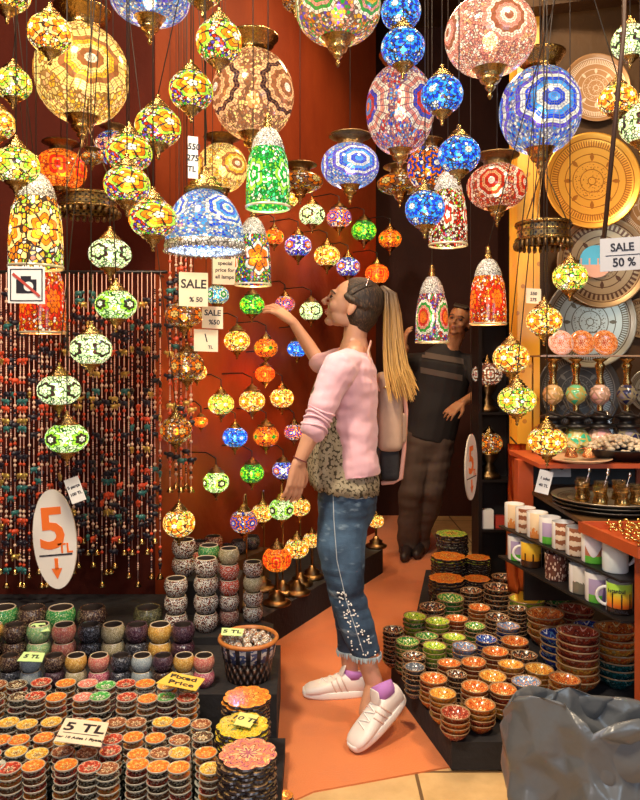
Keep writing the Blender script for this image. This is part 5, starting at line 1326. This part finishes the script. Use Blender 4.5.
def pot(x, y, z, s_, m, label, prof, cat='pot', name='copper_pot', spout=False, ang=0):
    r = empty(name, (x,y,z), label, cat, sc=s_, rot=(0,0,ang)); link('body', mesh('body', lathe(B(), prof, 28), m), r)
    bm = B(); sweep(bm, [(.9,0,.9),(1.35,0,1.1),(1.4,0,.7),(.95,0,.45)] if spout else [(.5,0,.9),(1.1,0,1.0),(1.6,0,1.1)], .07, 8); link('handle', mesh('handle', bm, m), r)
    if spout:
        bm = B(); sweep(bm, [(-.7,0,.5),(-1.2,0,.8),(-1.35,0,1.35),(-1.6,0,1.5)], [.16,.12,.08,.06], 8); link('spout', mesh('spout', bm, m), r)
    return r
cop = simple('copper', (.75,.35,.15), .25, 1., .3, 30, .4)
pp = [(0,0),(.6,0),(.75,.1),(.62,.5),(.45,.8),(.6,1.1),(.56,1.1),(.4,.8),(.55,.45),(0,.1)]
U = .9725
pot(1.005,2.80,U+.018,.035,cop,'small round copper pot on the saucer, left of two on orange shelf',pp)
pot(1.075,2.80,U+.018,.035,cop,'small round copper pot on orange shelf, right of two',pp)
thing('saucer_plate', lathe(B(), [(0,.0),(.09,.0),(.13,.014),(.13,.017),(.09,.006),(0,.006)], 40, cx=1.04, cy=2.82, cz=U), simple('pale_dish', (.8,.5,.3), .25), 'flat pale orange dish under the two small copper pots', 'dish')
thing('shell_bowl', lathe(B(), [(0,0),(.09,0),(.15,.045),(.155,.05),(.148,.05),(.09,.02),(0,.02)], 40, cx=1.235, cy=2.88, cz=U), black, 'wide black bowl heaped with pale shells at right', 'bowl')
sb = B(); sm = simple('shell_cream', (.75,.58,.4), .35, 0, .4, 30)
for i in range(230):
    a = R.uniform(0,6.28); rr = R.random()**.5*.125; ell(sb, (1.235+rr*math.cos(a), 2.88+rr*math.sin(a), U+.042+.045*(1-(rr/.125)**2)+R.uniform(-.008,.01)), (.014,.009,.008), Matrix.Rotation(R.uniform(0,3),3,'Z') @ Matrix.Rotation(R.uniform(-1,1),3,'X'), 6)
o = thing('shells', sb, sm, 'heap of small pale shells in the black bowl', 'shells'); o['kind'] = 'stuff'
pot(1.265,3.09,U,.07,silver,'silver coffee pot with curved handle behind the bowl of shells',[(0,0),(.5,0),(.45,.15),(.85,.6),(.9,1.0),(.5,1.7),(.4,2.1),(.5,2.2),(.3,2.4),(.1,2.6),(0,2.7)],'coffee pot','coffee_pot',True, 2.9)
# white socket plate under the shelf
bm = box(B(), 1.03,1.12,3.125,3.14,.86,.94)
sk = thing('white_box', bm, white, 'small white box with dark knob under the orange shelf', 'box')
bm = ell(B(), (0,-.016,.045), (.012,.01,.012), seg=10); sweep(bm, [(0,-.02,.045),(.035,-.02,.05)], .004, 6); link('knob', mesh('knob', bm, black), sk)
# hookahs
def hookah(px, Y, bm_, ballm_, label):
    x = (px-320)/F*Y; r = empty('hookah', (x,Y,U), label, 'hookah', 'water pipes on the orange shelf')
    link('vase', mesh('vase', lathe(B(), [(0,0),(.055,0),(.06,.01),(.07,.04),(.068,.07),(.045,.1),(.03,.115),(0,.118)], 28), bm_), r)
    link('ring_collar', mesh('ring_collar', lathe(B(), [(.03,.11),(.062,.122),(.064,.128),(.035,.135),(.03,.15),(.055,.162),(.057,.168),(.03,.175),(.02,.19),(0,.19)], 28), blackm), r)
    link('stem', mesh('stem', lathe(B(), [(.012,.185),(.012,.215),(.01,.22),(.0,.22)], 16), brass), r)
    link('glass_ball', mesh('glass_ball', lathe(B(), [(.012,.215),(.036,.235),(.045,.262),(.036,.288),(.014,.305),(0,.305)], 28), ballm_), r)
    link('column', mesh('column', lathe(B(), [(.016,.3),(.02,.31),(.012,.33),(.018,.37),(.022,.385),(.014,.40),(.03,.41),(.032,.416),(0,.418)], 20), brass), r)
    bm = B(); sweep(bm, [(.03,-.0,.26),(.05,-.04,.2),(.02,-.06,.17),(-.04,-.045,.19),(-.05,-.02,.24)], .004, 6); link('hose', mesh('hose', bm, cordm), r)
gb = speckle('pipe_green', (.5,.4,.1), [(.05,.45,.25),(.2,.6,.3),(.7,.6,.3)], 30); pk = speckle('pipe_pink', (.5,.3,.2), [(.85,.45,.35),(.9,.6,.5),(.8,.4,.4)], 30); tn = speckle('pipe_tan', (.5,.3,.1), [(.85,.55,.3),(.8,.5,.25),(.9,.65,.4)], 30); nv = speckle('pipe_navy', (.3,.25,.15), [(.02,.02,.08),(.05,.05,.12),(.3,.25,.3)], 30)
hookah(553,3.02,tn,tn,'tan water pipe, leftmost on the orange shelf')
hookah(576,3.02,gb,gb,'green water pipe beside the tan one')
hookah(600,3.02,pk,pk,'pink water pipe in front of the dark tray')
hookah(627,3.02,nv,nv,'navy water pipe at the right end')
# thin glass shelf with plates
gs = empty('plate_shelf', (1.2,3.03,U), 'thin metal framed shelf above the water pipes', 'shelf')
part('board', box(B(), .93,1.5,2.95,3.10,1.395,1.402), simple('shelf_board', (.35,.2,.1), .2), gs)
for x, y in ((.94,3.095),(1.49,3.095)): part('rod', sweep(B(), [(x,y,U),(x,y,1.396)], .004, 6, rounded=False), brass, gs)
pk1 = ceramic('plate_pink', (.85,.5,.4), (.9,.7,.65), (.7,.15,.05), 8, (.8,.3,.2)); pk2 = ceramic('plate_orange', (.85,.3,.08), (.9,.6,.4), (.5,.08,.03), 8, (.6,.1,.04))
for i, (px, m) in enumerate([(561,pk1),(582,pk2),(605,pk2)]):
    o = link('painted_plate', mesh('painted_plate', lathe(B(), [(0,.02),(.6,.02),(1,.16),(1,.22),(.6,.08),(0,.08)], 36), m), None, ((px-320)/F*3.02, 3.03, 1.402+.052), (PI/2-.2,0,0), (.055,)*3)
    tag(o, ['pink flowered plate standing leftmost on the thin shelf','orange flowered plate standing between two others on the thin shelf','orange flowered plate standing rightmost on the thin shelf'][i], 'plate', 'painted plates on the thin shelf')
# wall trays
def wtray(px, py, w, Y, key, m, label, tilt=0):
    c = P(px,py,Y); r = w/F*Y/2
    o = empty('wall_tray', c, label, 'tray'); t = link('plate', tray_me(key, m), o, (0,0,0), (PI/2-tilt,0,0), (r,)*3)
    bm = B(); sweep(bm, [(0,.01,r*.9),(0,3.325-Y,r*1.0)], .003, 5); link('hook', mesh('hook', bm, blackm), o)
    return o
wtray(592,181,96,3.20,'copper',copm,'large shining copper engraved tray on the right wall')
wtray(596,88,68,3.285,'brown',brm,'brown openwork patterned round plate above the copper tray')
o = wtray(602,262,92,3.245,'ornate',orm,'ornate tray with small blue mosque picture, below the copper tray')
def pic():
    q = NB('mosque_picture'); co = q.sep(q.coord()); sky = (.1,.5,.75)
    sil = q.math('LESS_THAN', co[2], q.math('ADD', -.015, q.math('MULTIPLY', q.math('GREATER_THAN', q.math('SINE', q.math('MULTIPLY', co[0], 160.)), .82), .03)))
    c = q.mix(sil, sky, (.75,.4,.28)); return q.done(q.bsdf(c, .35))
link('picture', mesh('picture', sweep(B(), [(0,0,0),(0,.004,0)], .075, 40, rounded=False), pic()), o, (-.035,-.018,-.0))
wtray(590,322,92,3.275,'silver',trm,'round engraved silver tray behind the painted plates')
wtray(578,392,84,3.295,'dark',dkm,'dark engraved round tray behind the water pipes')
wtray(642,318,40,3.29,'ornate',orm,'ornate small tray cut off by right edge')
wtray(652,205,70,3.30,'brown',brm,'brown patterned tray at right edge behind the sale sign')
wtray(650,390,44,3.30,'silver',trm,'silver tray at right edge level with the water pipes')

# ---------------------------------------------------------------- signs
def upright(px0, py0, px1, py1, Y, skew=0, yaw=0):
    tl, tr, br, bl = P(px0,py0,Y), P(px1,py0+skew,Y+yaw), P(px1,py1+skew,Y+yaw), P(px0,py1,Y); return [tl,tr,br,bl]
def hang(o, ztop, z0):
    bm = B(); sweep(bm, [(0,.002,z0),(0,.002,ztop-o.location.z)], .0013, 5, rounded=False); link('cord', mesh('cord', bm, cordm), o)
r_ = card(upright(600,239,646,236,2.3), simple('sale_card', (.55,.56,.6), .5), 'sale_sign', 'grey card reading SALE 50% hanging at right edge', [])
# (built below with its true height)
for ch in list(r_.children): bpy.data.objects.remove(ch)
bpy.data.objects.remove(r_)
r_ = card(upright(600,239,645,272,2.3,-3), simple('sale_card2', (.5,.5,.54), .5), 'sale_sign', 'grey card reading SALE 50% hanging at right edge', [('SALE', .34, .0, .2, ink), ('_', .8, .02, -.03, ink), ('50 %', .36, .02, -.26, ink)])
bm = B(); a_ = P(604,238,2.31); d_ = P(624,30,2.31); sweep(bm, [a_, d_, V((d_.x+.03, d_.y, CEIL))], .008, 6, rounded=False); bmesh.ops.translate(bm, verts=bm.verts, vec=-r_.location); link('strap', mesh('strap', bm, simple('strap_brown', (.05,.02,.01), .5)), r_)
r_ = card(upright(8,266,45,303,2.1,1), white, 'no_photo_sign', 'white square no photography sign with camera and red bar', [])
wq = .5*37/F*2.1*1
bm = B()
for (x0,x1,z0,z1) in ((-.88,.88,.82,.88),(-.88,.88,-.88,-.82),(-.88,-.82,-.88,.88),(.82,.88,-.88,.88)): box(bm, x0*wq,x1*wq,-.0018,-.001,z0*wq,z1*wq)
link('border', mesh('border', bm, ink), r_)
bm = B(); box(bm, -.55*wq,.55*wq,-.0018,-.001,-.45*wq,.3*wq); box(bm, -.3*wq,.25*wq,-.0018,-.001,.3*wq,.48*wq)
cam_o = link('camera_symbol', mesh('camera_symbol', bm, ink), r_)
bm = sweep(B(), [(.12*wq,-.0017,-.08*wq),(.12*wq,-.0023,-.08*wq)], .26*wq, 24, rounded=False); link('lens_symbol', mesh('lens_symbol', bm, white), r_)
bm = B(); box(bm, -.95*wq,.95*wq,-.0035,-.0025,-.07*wq,.07*wq); o = link('red_bar', mesh('red_bar', bm, simple('bar_red', (.5,.06,.04), .5)), r_); o.rotation_euler.y = math.radians(40)
hang(r_, CEIL, wq)
# sale cards at centre left
for (x0,y0,x1,y1,Y,m,lb,ln) in [(179,272,208,306,2.85,cream,'large cream card reading SALE beside the blue dome lamp',[('SALE',.36,0,.15,ink),('% 50',.2,.1,-.3,ink)]),(202,306,223,328,2.95,cream,'middle cream card reading SALE %50 below the large one',[('SALE',.36,0,.2,ink),('%50',.3,.1,-.22,ink)]),(194,329,218,351,2.95,cream,'lowest cream card with a stroke, below two sale cards',[('\\',.5,0,.1,ink),('TL',.2,.2,-.3,ink)]),
    (212,250,238,284,3.25,cream,'cream notice with rows of writing right of the dome lamp',[('Fixed',.16,0,.3,ink),('special',.16,0,.12,ink),('price for',.16,0,-.08,ink),('all lamps',.16,0,-.28,ink)]),(188,136,198,178,2.2,white,'narrow white tag reading 550 275 above the dome lamp',[('550',.2,0,.25,ink),('275',.2,0,-.02,ink),('TL',.18,0,-.28,ink)]),(526,288,541,303,2.6,cream,'small cream tag left of the yellow lamp with blue dots',[('550',.3,0,.15,ink),('275',.3,0,-.25,ink)])]:
    o = card(upright(x0,y0,x1,y1,Y,1), m, 'price_card', lb, ln); hang(o, CEIL, (y1-y0)/2/F*Y)
# price tags under lamps
def tagc(px, py, w, h, Y, ang, top, label, l1, l2):
    c = P(px,py,Y); o = card([c+V((-w/2,0,h/2)),c+V((w/2,0,h/2)),c+V((w/2,0,-h/2)),c+V((-w/2,0,-h/2))], white, 'price_tag', label, [(l1,.17,0,.15,ink),(l2,.17,0,-.15,ink)])
    o.rotation_euler.y = ang; bm = B(); t = top-c; t.rotate(Matrix.Rotation(-ang,3,'Y')); sweep(bm, [(0,0,h/2), t], .0012, 5, rounded=False); link('string', mesh('string', bm, cordm), o)
tagc(75,490,.05,.085,2.36,-.35,P(67,464,2.35),'white price tag hung under the pale green lamp','5 parça','100 TL')
tagc(544,482,.048,.08,2.41,.25,P(547,464,2.40),'white price tag hung under the yellow lamp by the rack','1 adet','40 TL')
# oval 5 TL signs
def oval(px, py, w, h, Y, rot, label, ry=0):
    c = P(px,py,Y); o = empty('oval_price_sign', c, label, 'sign', 'oval 5 TL price signs', rot=(0,ry,rot)); n = 48
    a, d = w/F*Y/2, h/F*Y/2
    def disc(s_, y0, y1, m, nm):
        bm = B(); A_ = [bm.verts.new((s_*a*math.cos(2*PI*i/n), y0, s_*d*math.sin(2*PI*i/n)*(1 if s_==1 else 1.02))) for i in range(n)]; D_ = [bm.verts.new((v.co.x, y1, v.co.z)) for v in A_]
        bm.faces.new(A_); bm.faces.new(D_[::-1])
        for i in range(n): bm.faces.new((A_[i],D_[i],D_[(i+1)%n],A_[(i+1)%n]))
        link(nm, mesh(nm, bm, m), o)
    disc(1, -.002, .002, simple('sign_edge', (.45,.36,.28), .5), 'board'); disc(.975, -.003, -.002, simple('sign_face', (.72,.68,.62), .5), 'board_face')
    def tx(s_, size, x, z, m): link('lettering', text_mesh(s_, size, m), o, (x,-.0036,z), (PI/2,0,0))
    tx('5', d*1.15, -a*.08, d*.18, orangei); tx('TL', d*.27, a*.45, -d*.2, orangei)
    bm = box(B(), -a*.75,a*.75,-.0045,-.003,-d*.33,-d*.3); link('line', mesh('line', bm, ink), o)
    bm = B(); box(bm, -a*.08,a*.08,-.0045,-.003,-d*.6,-d*.38); v = [bm.verts.new(p) for p in ((-a*.25,-.0045,-d*.58),(0,-.0045,-d*.8),(a*.25,-.0045,-d*.58))]; bm.faces.new(v); link('arrow', mesh('arrow', bm, orangei), o)
    hang(o, CEIL, d)
oval(55,539,44,100,2.45,0,'white oval sign with big orange 5 TL and down arrow at left',-.08)
o = oval(471,467,44,66,3.05,1.08,'white oval 5 TL sign seen nearly edge on beside the dark lamp stand')

# ---------------------------------------------------------------- lamp stand near the doorway
st = empty('lamp_stand', (.99,4.02,0), 'tall narrow black lamp stand left of the yellow pillar', 'stand')
part('side_post', box(B(), .89,.91,3.93,4.10,0,1.66), blackm, st); part('side_post', box(B(), 1.09,1.11,3.93,4.10,0,1.66), blackm, st)
for z in (.42,.70,1.08,1.60): part('shelf', box(B(), .91,1.09,3.93,4.10,z,z+.015), blackm, st)
part('back', box(B(), .89,1.11,4.10,4.11,0,1.66), black, st)
def lampst(px, py, w, Y, mk, z0, label):
    c = P(px,py,Y); D = w/F*Y; o = empty('table_lamp', (c.x,Y,z0), label, 'lamp'); h = c.z-z0
    link('base', mesh('base', lathe(B(), [(0,0),(.07,0),(.06,.02),(.03,.04),(.04,h*.3),(.02,h*.4),(.055,h-D*.42),(.05,h-D*.34),(0,h-D*.34)], 20), dbrass), o)
    link('shade', shade_mesh(mk,.74), o, (0,0,h), sc=D); link('brass_cap', cached('small',cap_small), o, (0,0,h+.36*D), sc=D*.9); bulb(o, 1.5, warm, 1).location = (0,0,h)
lampst(487,374,30,4.01,'dotted',1.096,'pale pink lattice table lamp on the upper shelf of black stand')
lampst(489,443,27,4.01,'dimbrown',.716,'dim yellow table lamp on the lower shelf of black stand')
thing('small_box', box(B(), .915,.98,3.95,4.01,.436,.54), white, 'small white box on the black stand behind the oval sign', 'box')
thing('small_box', box(B(), .995,1.05,3.96,4.02,.436,.50), simple('box_red', (.5,.05,.03), .5), 'small red box on the black stand right of the white box', 'box')
# orange cloth on post
cb = B(); N_ = 24
for side in (0,1):
    pass
rows_ = []
for i in range(N_+1):
    z = .32+(1.0-.32)*i/N_; row = []
    for k in range(9):
        x = .855+.085*k/8; y = 3.20-.02*math.sin(k*1.3+z*9)+.01*noise.noise(V((k*.7,z*14,2))); row.append(cb.verts.new((x+.008*noise.noise(V((z*10,0,k*.1))), y, z)))
    rows_.append(row)
for i in range(N_):
    for k in range(8): cb.faces.new((rows_[i][k],rows_[i][k+1],rows_[i+1][k+1],rows_[i+1][k])).smooth = True
bmesh.ops.solidify(cb, geom=cb.faces[:], thickness=.004)
oc = thing('orange_cloth', cb, simple('orange_cloth', (.6,.12,.02), .35, 0, .3, 12, .4), 'crinkled orange cloth hanging below the yellow pillar', 'cloth')
bm = B(); sweep(bm, [(0,0,.68),(0,.1,.70)], .004, 6); link('nail', mesh('nail', bm, blackm), oc)

# ---------------------------------------------------------------- grey bag
def bag():
    """open sack of stiff plastic: hand placed rim, creased facets down to the floor"""
    rim = [(503,712,1.92),(511,694,1.99),(528,689,2.06),(556,690,2.09),(588,690,2.11),(618,697,2.13),(650,708,2.14),(690,713,2.12),(718,722,2.03),(716,738,1.90),(700,745,1.81),(668,731,1.76),(640,727,1.74),(615,732,1.735),(592,741,1.74),(577,724,1.765),(563,705,1.80),(545,700,1.82),(526,699,1.83),(512,702,1.86)]
    rim = [P(*q) for q in rim]; n = len(rim); r_ = random.Random(4)
    cx = sum(p.x for p in rim)/n; cy = sum(p.y for p in rim)/n; cen = V((cx, cy, 0))
    b = B(); rings = []
    for t in (0,.12,.3,.46,.62,.78,.9,1.0):
        ring = []
        for i, p in enumerate(rim):
            d = V((p.x-cx, p.y-cy, 0)); k = 1.0+.05*math.sin(PI*t)+(0 if t == 1 else .0)-.07*(1-t)
            amp = .0 if t in (0,1.0) else .038
            q = cen+d*(k+r_.uniform(-amp*1.6, amp*1.2)); q.z = p.z*t+(0 if t in (0,1.0) else r_.uniform(-.03,.03)); ring.append(b.verts.new(q))
        rings.append(ring)
    for t, ins in ((.012,.045),(-.03,.09),(-.12,.13),(-.24,.16),(-.36,.2)):
        ring = []
        for p in rim:
            d = V((p.x-cx, p.y-cy, 0)); q = cen+d*(1-ins+r_.uniform(-.03,.03)*(1 if t < 0 else .2)); q.z = max(.02, p.z+t+(r_.uniform(-.015,.015) if t < 0 else 0)); ring.append(b.verts.new(q))
        rings.append(ring)
    for r0, r1 in zip(rings, rings[1:]):
        for i in range(n):
            vs = (r0[i], r0[(i+1)%n], r1[(i+1)%n], r1[i])
            if r_.random() < .5: b.faces.new((vs[0],vs[1],vs[2])); b.faces.new((vs[0],vs[2],vs[3]))
            else: b.faces.new((vs[0],vs[1],vs[3])); b.faces.new((vs[1],vs[2],vs[3]))
    b.faces.new(rings[0]); b.faces.new(rings[-1][::-1])
    bmesh.ops.recalc_face_normals(b, faces=b.faces)
    bmesh.ops.subdivide_edges(b, edges=b.edges[:], cuts=5, use_grid_fill=True, smooth=.0, fractal=.09, seed=3)
    bmesh.ops.smooth_vert(b, verts=b.verts[:], factor=.22, use_axis_x=True, use_axis_y=True, use_axis_z=True)
    b.normal_update(); mv = []
    for v in b.verts:
        p = v.co; k = min(1, p.z*6)
        mv.append(v.normal*k*(.012-.035*abs(noise.noise(p*5.5))-.022*abs(noise.noise(p*11+V((3,1,2))))))
    for v, m_ in zip(b.verts, mv): v.co = v.co+m_
    for v in b.verts:
        if v.co.z < .003: v.co.z = .003
    tmp = bpy.data.objects.new('tmp', mesh('tmp', b, black)); C.objects.link(tmp)
    me = evaluate(tmp, [('TRIANGULATE', {}), ('DECIMATE', dict(ratio=.045)), ('SUBSURF', dict(subdivision_type='SIMPLE', levels=2)), ('SMOOTH', dict(factor=.5, iterations=1))])
    bpy.data.objects.remove(tmp); b = B(); b.from_mesh(me)
    for f in b.faces: f.smooth = True
    return b
def bagm():
    q = NB('grey_plastic'); co = q.coord(); n1 = q.noise(q.mapping(co,(1,1,1)), 7, 3, .6); v = q.vor(q.mapping(q.comb(q.math('ADD', q.sep(co)[0], q.math('MULTIPLY', n1[0], .12)), q.sep(co)[1], q.sep(co)[2])), 7, 'F1')[0]
    h = q.math('ADD', q.math('MULTIPLY', v, .25), q.math('MULTIPLY', q.noise(co, 16, 3)[0], .1))
    return q.done(q.bsdf((.12,.125,.13), .3, normal=q.bump(h, .6, .06), spec=.6))
bm = bag(); bmesh.ops.recalc_face_normals(bm, faces=bm.faces)
thing('plastic_bag', bm, bagm(), 'large open crumpled grey plastic bag at the bottom right', 'bag')

# ---------------------------------------------------------------- light and camera
w = bpy.data.worlds.new('World'); bpy.context.scene.world = w; w.use_nodes = True
w.node_tree.nodes['Background'].inputs[0].default_value = (.62,.75,1,1); w.node_tree.nodes['Background'].inputs[1].default_value = .08
def area(name, loc, target, sx, sy, e, col):
    l = bpy.data.lights.new(name, 'AREA'); l.shape = 'RECTANGLE'; l.size = sx; l.size_y = sy; l.energy = e; l.color = col
    o = bpy.data.objects.new(name, l); C.objects.link(o); o.location = loc; o.rotation_euler = (V(target)-V(loc)).to_track_quat('-Z','Y').to_euler(); return o
area('awning_lamp', (-.9,1.0,3.6), (-.2,2.9,.3), .35, .35, 120, (1,.84,.62))
area('awning_lamp', (1.3,1.3,3.5), (.7,3.0,.5), .3, .3, 60, (1,.78,.52))
area('street_light', (-.3,-1.2,1.9), (.5,2.6,.4), 1.2, .8, 30, (.95,.88,.95))
area('street_light', (2.2,-.9,1.8), (.9,1.9,.3), 1.2, 1.0, 24, (.6,.8,1))
area('unseen_top_light', (.35,3.0,3.9), (.65,3.4,.2), .25, .25, 32, (1,.74,.45))  # unseen warm fill added to brighten the dim rear of the bowl display
area('unseen_top_light', (.6,4.2,3.8), (.3,3.0,0), .4, .4, 30, (1,.62,.3))
cd = bpy.data.cameras.new('camera'); cam = bpy.data.objects.new('camera', cd); C.objects.link(cam)
cam.location = (0,0,CAM); cam.rotation_euler = (PI/2,0,0); cd.sensor_fit = 'VERTICAL'; cd.sensor_height = 36; cd.sensor_width = 28.8; cd.lens = 36*F/800; cd.shift_y = -35/800; cd.clip_start = .05
sc = bpy.context.scene; sc.camera = cam; sc.view_settings.view_transform = 'Standard'; sc.view_settings.look = 'None'; sc.view_settings.exposure = 0; sc.view_settings.gamma = 1

for o in bpy.data.objects:
    if o.parent is None and 'label' in o:
        nw = len(o['label'].split())
        if nw > 16 or nw < 4: print('LABEL', nw, o['label'])
